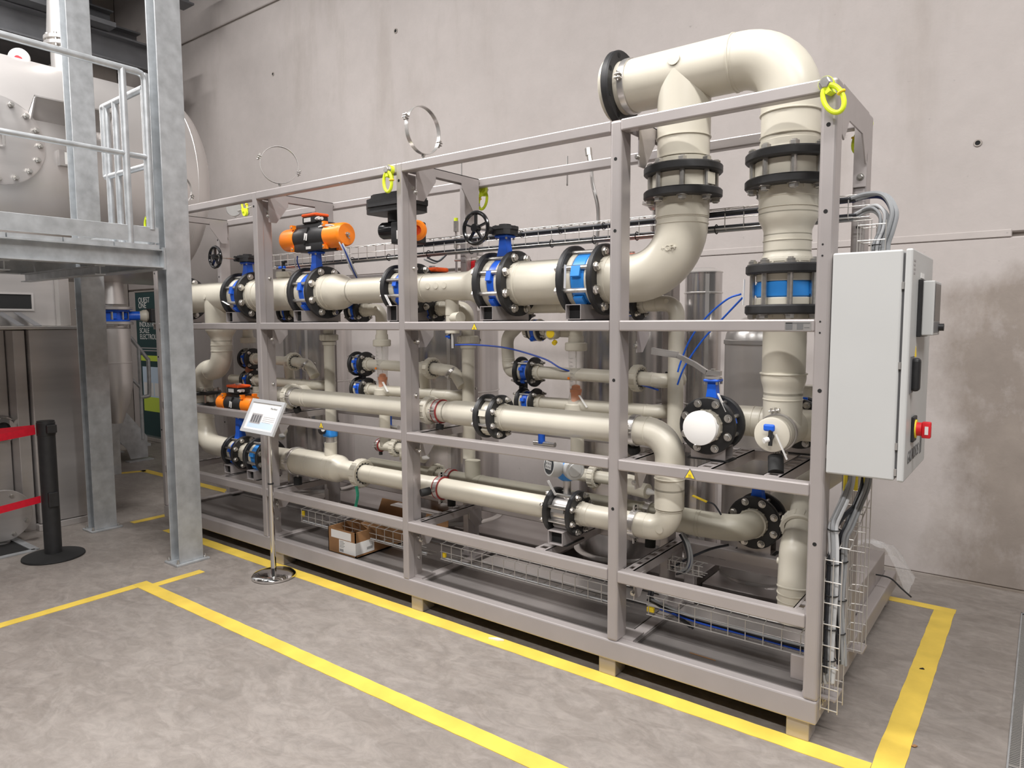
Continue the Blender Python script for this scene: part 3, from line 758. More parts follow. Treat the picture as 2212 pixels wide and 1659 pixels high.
pipe_clamp('pipe_clamp', 'steel band clamp beside the black flange on the top manifold', (-.945, HY, TZ), (1, 0, 0), RP*1.02, False, .030, (0, .1, 1))
valve('flange_joint', 'double black flange joint on the right riser above the reducer', (XB, HY, 2.203), 'z', half=.052, t=.036, rp=RP, body='pipe', bw=.9, cat='flange joint')
r = Run('reducer_pipe', 'cream reducer pipe on the right riser between the two black flange joints', (XB, HY, 2.0))
r.collar((XB, HY, 2.12), (0, 0, 1), RP*1.03, .06); r.pipe((XB, HY, 2.14), (XB, HY, 2.03), RP*1.01); r.bead((XB, HY, 2.055), (0, 0, 1), RP*1.01)
r.red((XB, HY, 2.035), (XB, HY, 1.945), RP*1.01, .092); r.pipe((XB, HY, 1.95), (XB, HY, 1.81), .092); r.bead((XB, HY, 1.925), (0, 0, 1), .092); r.red((XB, HY, 1.885), (XB, HY, 1.84), .092, .10)
valve('check_valve', 'light blue ring valve between black flanges on the right riser beside the cabinet', (XB, HY, 1.73), 'z', R=.158, half=.081, t=.038, rp=.095, body='lightblue', bw=.42, tagl=((-.365, .16, 1.772), (-.367, .158, 1.668)))
r = Run('riser_pipe', 'cream riser pipe dropping below the light blue ring valve to the capped tee', (XB, HY, 1.4))
r.pipe((XB, HY, 1.66), (XB, HY, 1.385), .085); r.bead((XB, HY, 1.388), (0, 0, 1), .090, .008, 1.04); r.red((XB, HY, 1.385), (XB, HY, 1.30), .089, .077); r.pipe((XB, HY, 1.31), (XB, HY, 1.14), .077); r.bead((XB, HY, 1.282), (0, 0, 1), .077)
r = Run('capped_tee', 'cream tee with a flat round cap and blue sample tap facing forward', (-.228, .25, 1.155))
r.tee((-.226, .135, 1.156), (-.226, .49, 1.156), .070, (XB, HY, 1.156), (XB, HY, 1.25), .0765)
r.collar((-.226, .125, 1.156), (0, 1, 0), .069, .03, name='end_cap')
pipe_clamp('pipe_clamp', 'steel band clamp around the capped tee', (-.226, .19, 1.156), (0, 1, 0), .070, False, .022, (1, 0, .2), ((-.226, .17, 1.085), (-.205, .11, 1.006), .030))
t = thing('sample_tap', 'blue and black sample tap with white tag on the round cap', 'tap', (-.215, .10, 1.15))
obj('valve_stem', MB().cyl((-.224, .112, 1.150), (-.224, .085, 1.150), .010, None, 12).cyl((-.224, .095, 1.150), (-.224, .09, 1.115), .008, None, 12).cyl((-.224, .092, 1.148), (-.224, .092, 1.18), .009, None, 12), 'black', t)
obj('lever', MB().rbox((-.252, .083, 1.172), (-.208, .098, 1.200), .008), 'blue', t)
obj('outlet', MB().cyl((-.232, .09, 1.14), (-.245, .075, 1.135), .011, None, 12), 'white', t)
tg = obj('tag', MB().bar((-.200, .080, 1.165), (-.155, .078, 1.070), .017, .0015), 'white', t)
obj('tag_print', MB().bar((-.194, .078, 1.150), (-.162, .076, 1.083), .006, .001), 'print_grey', tg)

# --- capped lever valve facing forward
valve('lever_valve', 'lever butterfly valve with white paper cover over its open flange', (-.520, .245, 1.158), 'y', R=.124, half=.055, t=.026, rp=.068, top=lever_top(.075, .29, (0, 1, .30)), support=.145, tagl=((-.475, .185, 1.30), (-.435, .18, 1.225)))
t = Run('capped_stub', 'cream stub behind the white paper cover', (-.524, .16, 1.155))
t.pipe((-.520, .10, 1.158), (-.520, .195, 1.158), .070)
mb = MB().lathe((-.520, .0995, 1.158), (0, 1, 0), [(-.001, .0707), (.0, .0725), (.028, .0722)], 40)
for i, v in enumerate(mb.v):
    if v.y > .12: v.y += .006*math.sin(i*2.3)+.004*math.sin(i*5.1)
one('paper_cover', mb, 'paper', 'white paper disc taped over the open flange of the lever valve', 'cover')
r = Run('branch_pipe', 'cream elbow pipe behind the paper covered lever valve', (-.45, .42, 1.16))
r.elbow((-.520, .31, 1.158), (-.520, .44, 1.158), (-.36, .44, 1.158), .068, .09); r.pipe((-.37, .44, 1.158), (-.12, .44, 1.158), .068); r.bead((-.40, .44, 1.158), (1, 0, 0), .068)
valve('flange_joint', 'black flange pair behind the capped tee next to the end post', (-.226, .535, 1.156), 'y', R=.11, half=.045, t=.026, rp=.066, body='blue', cat='flange joint', support=.13)
r = Run('branch_pipe', 'cream rear pipe stub behind the capped tee at the end post', (-.1, .62, 1.156)); r.pipe((-.226, .58, 1.156), (-.226, .70, 1.156), .066); r.elbow((-.226, .70, 1.156), (-.226, .80, 1.156), (-.226, .80, 1.30), .066, .08)

# --- middle row (z 1.107) and bottom row (z .668)
Y2, Z2, Z3 = .20, 1.107, .668
r = Run('middle_row_pipe', 'long cream pipe of the middle row passing behind the rail between second and middle post', (-2.9, Y2, Z2))
r.pipe((-3.45, Y2, Z2), (-2.16, Y2, Z2), .058); r.bead((-3.27, Y2, Z2), (1, 0, 0), .0585); r.bead((-3.30, Y2, Z2), (1, 0, 0), .0585)
r.union((-3.47, Y2+.01, Z2), (1, 0, 0), .085, .05); r.elbow((-3.48, Y2, Z2), (-3.60, Y2, Z2), (-3.60, .45, Z2), .058, .07)
pipe_clamp('pipe_clamp', 'steel clamp on a black buffer at the left end of the middle row pipe', (-3.42, Y2, Z2), (1, 0, 0), .0585, False, .028, (0, .15, 1), ((-3.42, Y2, Z2-.06), (-3.42, Y2+.02, 1.004), .024))
r = Run('middle_row_pipe', 'cream pipe of the middle row from the middle post to the small black flange joint', (-1.95, Y2, Z2))
r.union((-2.165, Y2, Z2), (1, 0, 0), .080, .045); r.pipe((-2.16, Y2, Z2), (-2.02, Y2, Z2), .059); r.red((-2.03, Y2, Z2), (-1.955, Y2, Z2), .059, .067); r.pipe((-1.96, Y2, Z2), (-1.73, Y2, Z2), .0675); r.bead((-1.945, Y2, Z2), (1, 0, 0), .0675, .003, 1.01)
pipe_clamp('pipe_clamp', 'steel clamp with red lining on the middle row beside the middle post', (-2.085, Y2, Z2), (1, 0, 0), .0595, True, .028, (0, .1, 1), ((-2.085, Y2, Z2-.06), (-2.085, Y2-.01, 1.004), .022))
valve('flange_joint', 'black flange joint with eight bolts on the middle row pipe', (-1.698, Y2, Z2), R=.117, half=.044, t=.028, rp=.067, body='pipe', bw=.95, cat='flange joint')
r = Run('middle_row_pipe', 'long cream pipe of the middle row running right to the fourth post elbow', (-1.2, Y2, Z2))
r.pipe((-1.65, Y2, Z2), (-.86, Y2, Z2), .0665); r.bead((-1.60, Y2, Z2), (1, 0, 0), .0665, .003, 1.01)
r = Run('drop_elbow_pipe', 'cream pipe dropping from the middle row to the bottom row right of the fourth post', (-.69, Y2, .9))
r.elbow((-.87, Y2, Z2), (-.695, Y2, Z2), (-.695, Y2, .94), .066, .115); r.bead((-.80, Y2, Z2), (1, 0, 0), .067, .004, 1.02)
r.pipe((-.695, Y2, .95), (-.695, Y2, .77), .066); r.bead((-.695, Y2, .905), (0, 0, 1), .067); r.red((-.695, Y2, .86), (-.695, Y2, .80), .066, .058); r.bead((-.695, Y2, .785), (0, 0, 1), .060, .008, 1.06); r.bead((-.695, Y2, .762), (0, 0, 1), .060, .005, 1.03)
r.elbow((-.695, Y2, .775), (-.695, Y2, Z3), (-.88, Y2, Z3), .0585, .085); r.bead((-.80, Y2, Z3), (1, 0, 0), .0585, .004, 1.02); r.disc((-.715, Y2-.058, Z3+.012), (.1, -1, 0), .018)
pipe_clamp('pipe_clamp', 'steel clamp standing on a black buffer under the middle row elbow', (-.865, Y2, Z2), (1, 0, 0), .0665, False, .028, (0, .1, 1), ((-.882, Y2, Z2-.065), (-.882, Y2+.02, 1.004), .030))
pipe_clamp('pipe_clamp', 'steel clamp with side bolts on the bottom row right of the fourth post', (-.862, Y2, Z3), (1, 0, 0), .0585, False, .030, (0, 1, 0))
r = Run('bottom_row_pipe', 'cream pipe of the bottom row between the flow meter and the fourth post', (-1.0, Y2, Z3))
r.pipe((-1.16, Y2, Z3), (-.87, Y2, Z3), .054); r.collar((-1.13, Y2, Z3), (1, 0, 0), .0565, .06)
def meter_top(T, M, R, rb):
    obj('sensor_neck', MB(M).cyl((0, 0, rb-.01), (0, 0, R+.06), .020, None, 16), 'steel', T)
    hz = R+.115
    hb = obj('transmitter_body', MB(M).lathe((0, 0, R+.045), (0, 0, 1), [(0, .03), (.01, .045), (.05, .05), (.09, .046), (.10, .02)], 20).cyl((-.03, 0, hz), (.03, 0, hz), .055, None, 24), 'lightblue', T)
    d = (-.45, -.89, .12)
    dh = obj('display_housing', MB(M).lathe((-.03, -.01, hz), d, [(0, .05), (.012, .057), (.060, .057), (.068, .052)], 28), 'cabinet', T)
    q = Vector((-.03, -.01, hz))+Vector(d).normalized()*.068
    obj('display_glass', MB(M).lathe(q, d, [(0, .045), (.002, .043)], 24), 'screen', dh)
    _, u, v = frame(d); q2 = q+Vector(d).normalized()*.003
    obj('display_panel', MB(M).prism([(-.028, -.020), (.028, -.020), (.028, .020), (-.028, .020)], q2, u, v, Vector(d)*.001), 'cabinet', dh)
    ic = MB(M)
    for a in range(3):
        for b in range(2): ic.prism([(-.004, -.005), (.004, -.005), (.004, .005), (-.004, .005)], q2+u*(-.017+a*.017)+v*(-.009+b*.018)+Vector(d)*.0012, u, v, Vector(d)*.0006)
    obj('display_icon', ic, 'grey_plastic', dh)
    e = (.80, -.58, -.05)
    tc_ = obj('terminal_housing', MB(M).lathe((.02, 0, hz-.005), e, [(0, .045), (.01, .052), (.052, .052), (.058, .047)], 26), 'cabinet', T)
    obj('terminal_cap', MB(M).lathe(Vector((.02, 0, hz-.005))+Vector(e).normalized()*.058, e, [(0, .034), (.003, .032)], 20), 'cabinet', tc_)
valve('flow_meter', 'flow meter with round white display head between black flanges on the bottom row', (-1.238, Y2, Z3), R=.112, half=.066, t=.027, rp=.055, body='steel', metal=True, bw=.85, top=meter_top, support=.145, cat='flow meter', tagl=((-1.285, .10, .835), (-1.235, .095, .770)))
r = Run('bottom_row_pipe', 'long cream pipe of the bottom row between the middle post and the flow meter', (-1.7, Y2, Z3))
r.pipe((-2.16, Y2, Z3), (-1.305, Y2, Z3), .0575)
pipe_clamp('pipe_clamp', 'steel clamp with red lining holding the bottom row to the middle post', (-2.085, Y2, Z3), (1, 0, 0), .058, True, .030, (0, 1, 0), ((-2.085, Y2-.06, Z3), (-2.12, .07, Z3-.01), .022))
r = Run('bottom_row_pipe', 'cream pipe of the bottom row with a ribbed union left of the middle post', (-2.5, Y2, Z3))
r.pipe((-2.74, Y2, Z3), (-2.15, Y2, Z3), .055); r.bead((-2.64, Y2, Z3), (1, 0, 0), .0555, .003, 1.01); r.union((-2.765, Y2, Z3), (1, 0, 0), .088, .055)
r = Run('bottom_row_pipe', 'thick cream pipe with a small top nozzle in the bottom row', (-3.1, Y2, Z3))
r.red((-2.80, Y2, Z3), (-2.90, Y2, Z3), .057, .062); r.red((-2.90, Y2, Z3), (-3.0, Y2, Z3), .062, .088)
r.tee((-3.46, Y2, Z3), (-2.99, Y2, Z3), .0885, (-3.06, Y2, Z3), (-3.06, Y2, Z3+.165), .040)
for x in (-3.02, -3.07+.0, -3.22, -3.25, -3.44): r.bead((x, Y2, Z3), (1, 0, 0), .0885, .004, 1.015)
pipe_clamp('pipe_clamp', 'dark band clamp around the thick bottom row pipe body', (-3.42, Y2, Z3), (1, 0, 0), .089, False, .026, (0, .1, 1), ((-3.42, Y2, Z3-.09), (-3.42, Y2, .505), .028))
t = thing('pressure_sensor', 'blue and black sensor head on the small nozzle of the thick pipe body', 'sensor', (-3.06, Y2, Z3+.165))
obj('process_fitting', MB().cyl((-3.06, Y2, Z3+.16), (-3.06, Y2, Z3+.20), .026, None, 16), 'steel', t)
obj('housing', MB().rbox((-3.10, Y2-.035, Z3+.20), (-3.02, Y2+.035, Z3+.285), .012, 3), 'lightblue', t)
obj('display_cover', MB().cyl((-3.085, Y2-.036, Z3+.25), (-3.085, Y2-.055, Z3+.25), .030, None, 18), 'black', t)
obj('white_cap', MB().cyl((-3.055, Y2-.056, Z3+.255), (-3.05, Y2-.066, Z3+.255), .012, None, 14), 'white', t)
valve('actuated_valve', 'small blue butterfly valve below the low orange actuator at the left end', (-4.13, .22, .655), R=.122, half=.062, t=.026, rp=.068, top=actuator_top(.155, .44, .068), support=.145)
r = Run('bottom_row_pipe', 'short cream pipe between the two small valves of the bottom row at left', (-3.95, .22, .655)); r.pipe((-4.06, .22, .655), (-3.88, .21, .658), .069); r.bead((-4.0, .218, .656), (1, 0, 0), .069, .003, 1.01)
valve('check_valve', 'light blue ring valve between black flanges behind the sign stand pole', (-3.80, Y2, Z3-.008), R=.125, half=.075, t=.026, rp=.072, body='lightblue', bw=.5, support=.15)
r = Run('bottom_row_pipe', 'short cream pipe end entering the thick bottom row pipe body', (-3.6, Y2, Z3)); r.pipe((-3.72, Y2, Z3-.005), (-3.45, Y2, Z3), .075)
r = Run('lower_elbow_pipe', 'wide cream elbow at the lower left corner behind the galvanised column', (-4.5, .25, .7))
r.elbow((-4.74, HY, .86), (-4.74, HY, .655), (-4.20, .22, .655), .078, .17); r.pipe((-4.74, HY, .99), (-4.74, HY, .85), .078)
valve('flange_joint', 'flat black flange joint lying on the left down pipe behind the column', (-4.74, HY, 1.015), 'z', R=.14, half=.045, t=.026, rp=.078, body='pipe', bw=.9, cat='flange joint')

# --- rear bottom row (y .40)
Y3, Z3B = .40, .672
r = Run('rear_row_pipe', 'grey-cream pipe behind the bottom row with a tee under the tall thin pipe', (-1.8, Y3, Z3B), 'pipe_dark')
r.tee((-2.9, Y3, Z3B), (-.92, Y3, Z3B), .048, (-2.02, Y3, Z3B), (-2.02, Y3, Z3B+.13), .046)
r.union((-2.31, Y3, Z3B), (1, 0, 0), .072, .04); r.bead((-1.95, Y3, Z3B), (1, 0, 0), .049)
pipe_clamp('pipe_clamp', 'steel clamp with red lining on the rear row pipe behind the middle post', (-2.19, Y3, Z3B), (1, 0, 0), .049, True, .026, (0, .1, 1), ((-2.19, Y3, Z3B-.05), (-2.19, Y3, .505), .025))
pipe_clamp('pipe_clamp', 'steel clamp with two bands on the rear row pipe behind the bottom elbow', (-.89, Y3, Z3B), (1, 0, 0), .049, False, .028, (0, .1, 1), ((-.878, Y3, Z3B-.05), (-.878, Y3-.01, .505), .026))
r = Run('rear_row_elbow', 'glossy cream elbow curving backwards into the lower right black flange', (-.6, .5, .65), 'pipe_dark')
r.pipe((-.93, Y3, Z3B), (-.80, Y3+.02, .66), .052); r.red((-.80, Y3+.02, .66), (-.74, Y3+.03, .655), .052, .062)
r.pipe((-.745, Y3+.03, .655), (-.64, .44, .65), .062); r.bead((-.66, .438, .65), (1, .1, 0), .062)
r.elbow((-.65, .44, .65), (-.446, .46, .65), (-.446, .60, .65), .062, .11)
valve('butterfly_valve', 'black flanged butterfly valve low at the right end facing forward', (-.446, .655, .652), 'y', R=.126, half=.05, t=.026, rp=.066, support=.150, top=lambda T, M, R, rb: neck(T, M, R, rb, .08, w_=.05))
r = Run('rear_riser_elbow', 'cream elbow rising behind the lower right butterfly valve', (-.3, .75, .75))
r.elbow((-.446, .70, .652), (-.446, .83, .652), (-.27, .83, .80), .064, .10); r.pipe((-.275, .83, .795), (-.10, .83, .95), .064)
r = Run('drain_bend', 'cream bend dropping to the base with a toothed union beside the end post', (-.17, .3, .5))
r.elbow((-.185, .42, .71), (-.172, .29, .66), (-.168, .262, .50), .062, .07); r.pipe((-.168, .262, .51), (-.167, .262, .36), .060)
for z in (.48, .45, .415, .385): r.bead((-.168, .262, z), (0, 0, 1), .061, .006, 1.04)
r.union((-.19, .43, .715), (-.10, 1, .38), .080, .05); r.pipe((-.19, .43, .715), (-.22, .62, .80), .055)
for sx in (-1, 1): r.disc((-.17+sx*.059, .275, .60), (sx, -.1, 0), .014, .008)

# ------------------------------------------------------------------ insulated tanks behind the frame
def tank(label, x, y, r, z1, dome=0, seams=(1.12,), m='foil', rw=.03):
    t = thing('insulated_tank', label, 'tank', (x, y, .20))
    obj('jacket', MB().cyl((x, y, .202), (x, y, z1), r, None, 48), m, t)
    for z in seams: obj('seam_bead', MB().lathe((x, y, z-.006), (0, 0, 1), [(0, r), (.003, r+.005), (.009, r+.005), (.012, r)], 48), 'steel', t)
    obj('base_ring', MB().lathe((x, y, .200), (0, 0, 1), [(0, r+rw), (.006, r+rw), (.010, r+rw*.4), (.02, r+.002)], 48), 'steel', t)
    obj('lap_seam', MB().box((x+(r+.001)*.55, y-(r+.001)*.835, (z1+.25)/2), (.006, .022, z1-.27), Matrix.Rotation(math.atan2(-.835, .55), 3, 'Z')), 'steel', t)
    if dome: obj('lid', MB().dome((x, y, z1), (0, 0, 1), r*1.0, dome, 40).ring((x, y, z1), (0, 0, 1), r*.9, r+.006, -.02, .004, 40, .002), 'steel', t)
    else: obj('lid', MB().lathe((x, y, z1), (0, 0, 1), [(0, r+.004), (.006, r+.004), (.03, r*.6), (.034, .01)], 40), 'steel', t)
    return t
tank('wide foil-clad tank right of the second post behind the thin pipe', -4.37, 1.13, .285, 1.68)
tank('wide foil-clad tank behind the middle post', -2.80, 1.13, .315, 1.68)
tank('wide foil-clad tank behind the fourth post', -1.43, 1.12, .262, 1.70)
tank('tall narrow foil-clad column rising behind the big elbow', -1.00, 1.30, .106, 1.885, 0, (1.77, 1.12))
tank('foil-clad tank with domed lid behind the lever handle', -.60, 1.18, .207, 1.50, .145, (1.49,), 'vessel', .004)

# ------------------------------------------------------------------ rear branch pipes
YR = .45
def small_valve(label, x, z, top=None, R=.085, y=YR, half=.045, **k):
    return valve('small_valve', label, (x, y, z), R=R, half=half, t=.022, rp=.040, n=4, body='blue', top=top, bw=.45, **k)
def knob_top(T, M, R, rb):
    obj('stem', MB(M).cyl((0, 0, rb-.01), (0, 0, R+.05), .013, None, 12), 'blue', T)
    obj('lever', MB(M).bar((.0, 0, R+.05), (-.02, -.10, R-.02), .016, .010), 'black', T)
def box_top(T, M, R, rb):
    obj('stem', MB(M).cyl((0, 0, rb-.01), (0, 0, .115), .018, None, 12), 'blue', T)
    bx = obj('switch_box', MB(M).rbox((-.085, -.05, .11), (.085, .05, .215), .008), 'black', T)
    obj('lid', MB(M).rbox((-.09, -.055, .215), (.09, .055, .243), .012, 3), 'red_orange', bx)
    obj('indicator', MB(M).cyl((0, 0, .243), (0, 0, .256), .02, None, 14), 'steel', bx)
small_valve('small black flanged valve under the header behind the second post', -3.80, 1.69, box_top)
small_valve('small black flanged valve under the narrow header part left of the middle post', -3.05, 1.69)
small_valve('small black flanged valve under the header right behind the middle post', -2.37, 1.69, box_top)
small_valve('small black flanged valve under the header below the right handwheel valve', -1.72, 1.69)
small_valve('small black flanged valve under the big elbow right of the fourth post', -1.03, 1.69, box_top)
for (x, lab1, lab2) in ((-4.33, 'upper small flanged valve behind the left clear flow tube', 'lower small flanged valve behind the left clear flow tube'),
                        (-3.03, 'upper small flanged valve left of the middle clear flow tube', 'lower small flanged valve left of the middle clear flow tube'),
                        (-1.655, 'upper small flanged valve hanging left of the right clear flow tube', 'lower small flanged valve hanging left of the right clear flow tube')):
    small_valve(lab1, x, 1.332, R=.082); small_valve(lab2, x+.01, 1.165, R=.078)
for i, x in enumerate((-4.38, -3.09, -1.735)):
    one('valve_bracket', MB().rbox((x, YR+.02, 1.20), (x+.035, YR+.06, 1.31), .003), 'black', ('black bracket strip between the two small valves at left', 'black bracket strip between the two small valves in the middle', 'black bracket strip between the two small valves at right')[i], 'bracket')
def branch(label, xv, xe, xd, ztop, zend, dark=False, un=None):
    """from a small header valve right, elbow, down"""
    r = Run('branch_pipe', label, (xd, YR, zend), 'pipe')
    r.pipe((xv, YR, 1.69), (xd-.09, YR, 1.69), .038); r.elbow((xd-.10, YR, 1.69), (xd, YR, 1.69), (xd, YR, 1.56), .038, .06)
    r.pipe((xd, YR, 1.57), (xd, YR, zend), .0375); r.bead((xd, YR, 1.585), (0, 0, 1), .038, .006, 1.05)
    r.disc((xd-.035, YR-.037, 1.70), (-.2, -1, .1), .011, .005)
    if un: r.union((xd, YR, un), (0, 0, 1), .062, .045); r.collar((xd, YR, un-.04), (0, 0, 1), .045, .025)
    return r
branch('thin cream pipe with union nut dropping right of the second post', -3.75, 0, -3.365, 1.69, .76, un=1.505)
r = branch('thin cream pipe with union nut standing on the rear row right of the middle post', -2.32, 0, -2.09, 1.69, .80, un=1.505)
branch('thin cream pipe with elbow dropping right of the fourth post', -.98, 0, -.785, 1.69, .62)

def rotameter(label, x, z0, z1, pz):
    t = thing('flow_tube', label, 'flow meter', (x, YR, z0))
    for z, nm in ((z1, 1), (z0, -1)):
        n_ = obj('union_nut', MB().ring((x, YR, z), (0, 0, 1), .034, .0585, -.022, .022, 30, .005), 'pipe', t)
        obj('collar', MB().cyl((x, YR, z+nm*.02), (x, YR, z+nm*.055), .042, .040, 24), 'pipe', n_)
    obj('scale_tube', MB().lathe((x, YR, z0+.02), (0, 0, 1), [(0, .045), (.02, .042), (.05, .033), (.09, .033), (z1-z0-.10, .040), (z1-z0-.04, .042)], 28, False), 'clear', t)
    fl = obj('float', MB().lathe((x, YR, z0+.022), (0, 0, 1), [(0, .024), (.004, .026), (.055, .027), (.058, .031), (.074, .031), (.077, .024), (.092, .022), (.098, .010)], 22), 'orange', t)
    obj('guide_rod', MB().cyl((x, YR, z0+.10), (x, YR, z1-.02), .003, None, 8), 'white', fl)
    obj('pointer', MB().box((x-.022, YR-.038, z0+.155), (.012, .004, .012)), 'orange', t)
    mk = MB()
    for k in range(9): mk.box((x-.004, YR-.0405+.0006*(8-k)*.3, z0+.10+k*.02), (.014 if k % 2 else .020, .001, .0016))
    obj('scale_marks', mk, 'tagtext', t)
    tg = obj('tag', MB().bar((x+.045, YR-.04, z0+.070), (x+.095, YR-.045, z0+.010), .015, .0015), 'white', t)
    return t
for x, lab in ((-4.35, 'clear flow tube with orange float left of the second post'), (-2.828, 'clear flow tube with orange float left of the middle post'), (-1.345, 'clear flow tube with orange float left of the fourth post')):
    rotameter(lab, x, 1.155, 1.475, 0)
def under(label, x, m='pipe'):
    """pipe below a flow tube: down, tee, union to the right, bend forward with nozzle"""
    r = Run('sample_branch', label, (x, YR, .80), m)
    r.pipe((x, YR, 1.12), (x, YR, .80), .036); r.bead((x, YR, 1.08), (0, 0, 1), .037)
    r.tee((x-.06, YR, .80), (x+.09, YR, .80), .034, (x, YR, .80), (x, YR, .86), .036)
    r.union((x+.105, YR, .80), (1, 0, 0), .060, .042); r.pipe((x+.10, YR, .80), (x+.24, YR, .80), .032)
    r.elbow((x+.23, YR, .80), (x+.34, YR, .80), (x+.36, YR-.10, .80), .036, .05)
    r.tee((x+.33, YR-.10, .80), (x+.47, YR-.12, .795), .036, (x+.36, YR-.10, .80), (x+.30, YR-.16, .80), .036)
    obj('nozzle', MB().lathe((x+.465, YR-.12, .795), (1, -.1, -.03), [(0, .018), (.02, .016), (.03, .012), (.055, .005)], 14), 'white', r.t)
    return r
under('cream sample branch with union below the left clear flow tube', -4.25)
under('cream sample branch with union below the middle clear flow tube', -2.815)
under('cream sample branch with union below the right clear flow tube', -1.335)
# upper ends of the flow tubes, feeding elbows
for x, xv, lab in ((-4.35, -4.6, 'cream elbow feeding the left clear flow tube'), (-2.828, -3.0, 'cream elbow feeding the middle clear flow tube'), (-1.345, -1.67, 'cream elbow feeding the right clear flow tube')):
    r = Run('feed_elbow', lab, (x, YR, 1.6)); r.pipe((xv, YR, 1.69), (x-.09, YR, 1.69), .038); r.elbow((x-.10, YR, 1.69), (x, YR, 1.69), (x, YR, 1.56), .038, .055); r.pipe((x, YR, 1.57), (x, YR, 1.52), .036)
    r.disc((x-.01, YR-.037, 1.70), (.1, -1, .1), .012, .005)
# level 1.33 pipes to the right of the small valves, ending in union and bend
for x0, xu, lab in ((-4.28, -3.775, 'cream pipe with toothed union and bend right of the second post'), (-2.98, -2.385, 'cream pipe with toothed union and bend right of the middle post'), (-1.61, -.985, 'cream pipe with toothed union and bend right of the fourth post')):
    r = Run('level_pipe', lab, (xu, YR, 1.33)); r.pipe((x0, YR, 1.332), (xu, YR, 1.325), .034)
    r.union((xu, YR, 1.325), (1, -.1, 0), .066, .045); r.pipe((xu, YR, 1.325), (xu+.10, YR-.01, 1.32), .036); r.bead((xu+.075, YR, 1.322), (1, -.1, 0), .036)
    if xu > -1: r.elbow((xu+.09, YR-.01, 1.32), (xu+.15, YR-.015, 1.318), (xu+.16, YR+.14, 1.318), .036, .05)
    else: r.elbow((xu+.09, YR-.01, 1.32), (xu+.20, YR-.02, 1.315), (xu+.27, YR-.02, 1.23), .036, .10)
    r.tee((xu-.08, YR, 1.33), (xu-.05, YR, 1.33), .037, (xu-.07, YR, 1.33), (xu-.07, YR+.02, 1.16), .035)
    if xu < -1: pipe_clamp('pipe_clamp', 'steel half clamp under the '+lab[6:], (xu+.19, YR-.02, 1.30), (.8, 0, -.55), .037, False, .02, (.5, 0, .8))
# level 1.165 pipes
for x0, x1, lab in ((-4.6, -3.55, 'low cream pipe with rounded end behind the second post'), (-2.97, -2.25, 'low cream pipe behind the middle row left of the middle post'), (-1.60, -.93, 'low cream pipe behind the middle row left of the fourth post')):
    r = Run('level_pipe', lab, (x1, YR, 1.165)); r.pipe((x0, YR, 1.165), (x1, YR, 1.165), .034); r.bead((x1-.12, YR, 1.165), (1, 0, 0), .035, .006, 1.06); r.elbow((x1-.01, YR, 1.165), (x1+.07, YR, 1.165), (x1+.07, YR+.12, 1.165), .034, .05)
r = Run('feed_elbow', 'cream elbow standing left of the upper small valve at right', (-1.8, .5, 1.45)); r.elbow((-1.74, .50, 1.60), (-1.84, .50, 1.52), (-1.83, .50, 1.38), .036, .08); r.elbow((-1.83, .50, 1.40), (-1.83, .50, 1.325), (-1.70, YR, 1.332), .036, .05); r.pipe((-1.75, .50, 1.61), (-1.70, .50, 1.66), .036)
# small tee with yellow plug behind the right clear tube
r = Run('plug_tee', 'cream tee with round yellow plug left of the right clear flow tube', (-1.46, .46, 1.545))
r.pipe((-1.62, .50, 1.555), (-1.36, .50, 1.55), .030); r.collar((-1.49, .45, 1.545), (0, -1, -.05), .034, .06)
obj('plug', MB().cyl((-1.485, .425, 1.543), (-1.483, .412, 1.543), .023, None, 20), 'yellow', r.t); obj('drain_plug', MB().cyl((-1.475, .45, 1.50), (-1.475, .435, 1.49), .013, None, 14), 'yellow', r.t)
small_valve('small blue check valve left of the yellow plug tee', -1.63, 1.56, R=.055, y=.50, half=.035)
# sight sensors and sample taps
def tap(label, p, d=(-1, 0, 0)):
    t = thing('sample_tap', label, 'tap', p); p = Vector(p); d = Vector(d)
    obj('tap_body', MB().cyl(p, p-Vector((0, 0, .035)), .011, None, 12).cyl(p-Vector((0, 0, .02)), p-Vector((0, 0, .08))+Vector((.01, 0, 0)), .008, None, 12), 'black', t)
    obj('knob', MB().lathe(p-Vector((0, 0, .02)), d, [(0, .008), (.012, .012), (.022, .013), (.03, .006), (.045, .006)], 12), 'blue', t)
    tg = obj('tag', MB().bar(p+Vector((.014, -.012, 0)), p+Vector((.016, -.012, -.085)), .016, .0015), 'white', t)
    return t
r = Run('tap_stub', 'short cream stub carrying a blue tap under the three-mark header pipe', (-2.06, HY, 1.55)); r.pipe((-2.06, HY, 1.66), (-2.06, HY, 1.55), .036); r.collar((-2.06, HY, 1.56), (0, 0, 1), .041, .035); r.elbow((-2.06, HY, 1.66), (-2.06, HY, 1.63), (-1.98, HY-.02, 1.63), .033, .02)
tap('blue sample tap with white tag hanging under the three-mark header pipe', (-2.055, HY-.01, 1.545))
t = thing('vent_tap', 'blue vent tap with white tag on top of the header right of the second post', 'tap', (-3.62, HY, HZ+.155))
obj('tap_body', MB().cyl((-3.62, HY, HZ+.15), (-3.62, HY, HZ+.215), .012, None, 12), 'black', t); obj('lever', MB().rbox((-3.67, HY-.01, HZ+.175), (-3.60, HY+.01, HZ+.195), .006), 'blue', t); obj('knob', MB().rbox((-3.63, HY-.012, HZ+.215), (-3.59, HY+.012, HZ+.232), .005), 'black', t)
obj('tag', MB().bar((-3.60, HY-.02, HZ+.175), (-3.45, HY-.03, HZ+.155), .012, .0015), 'white', t)
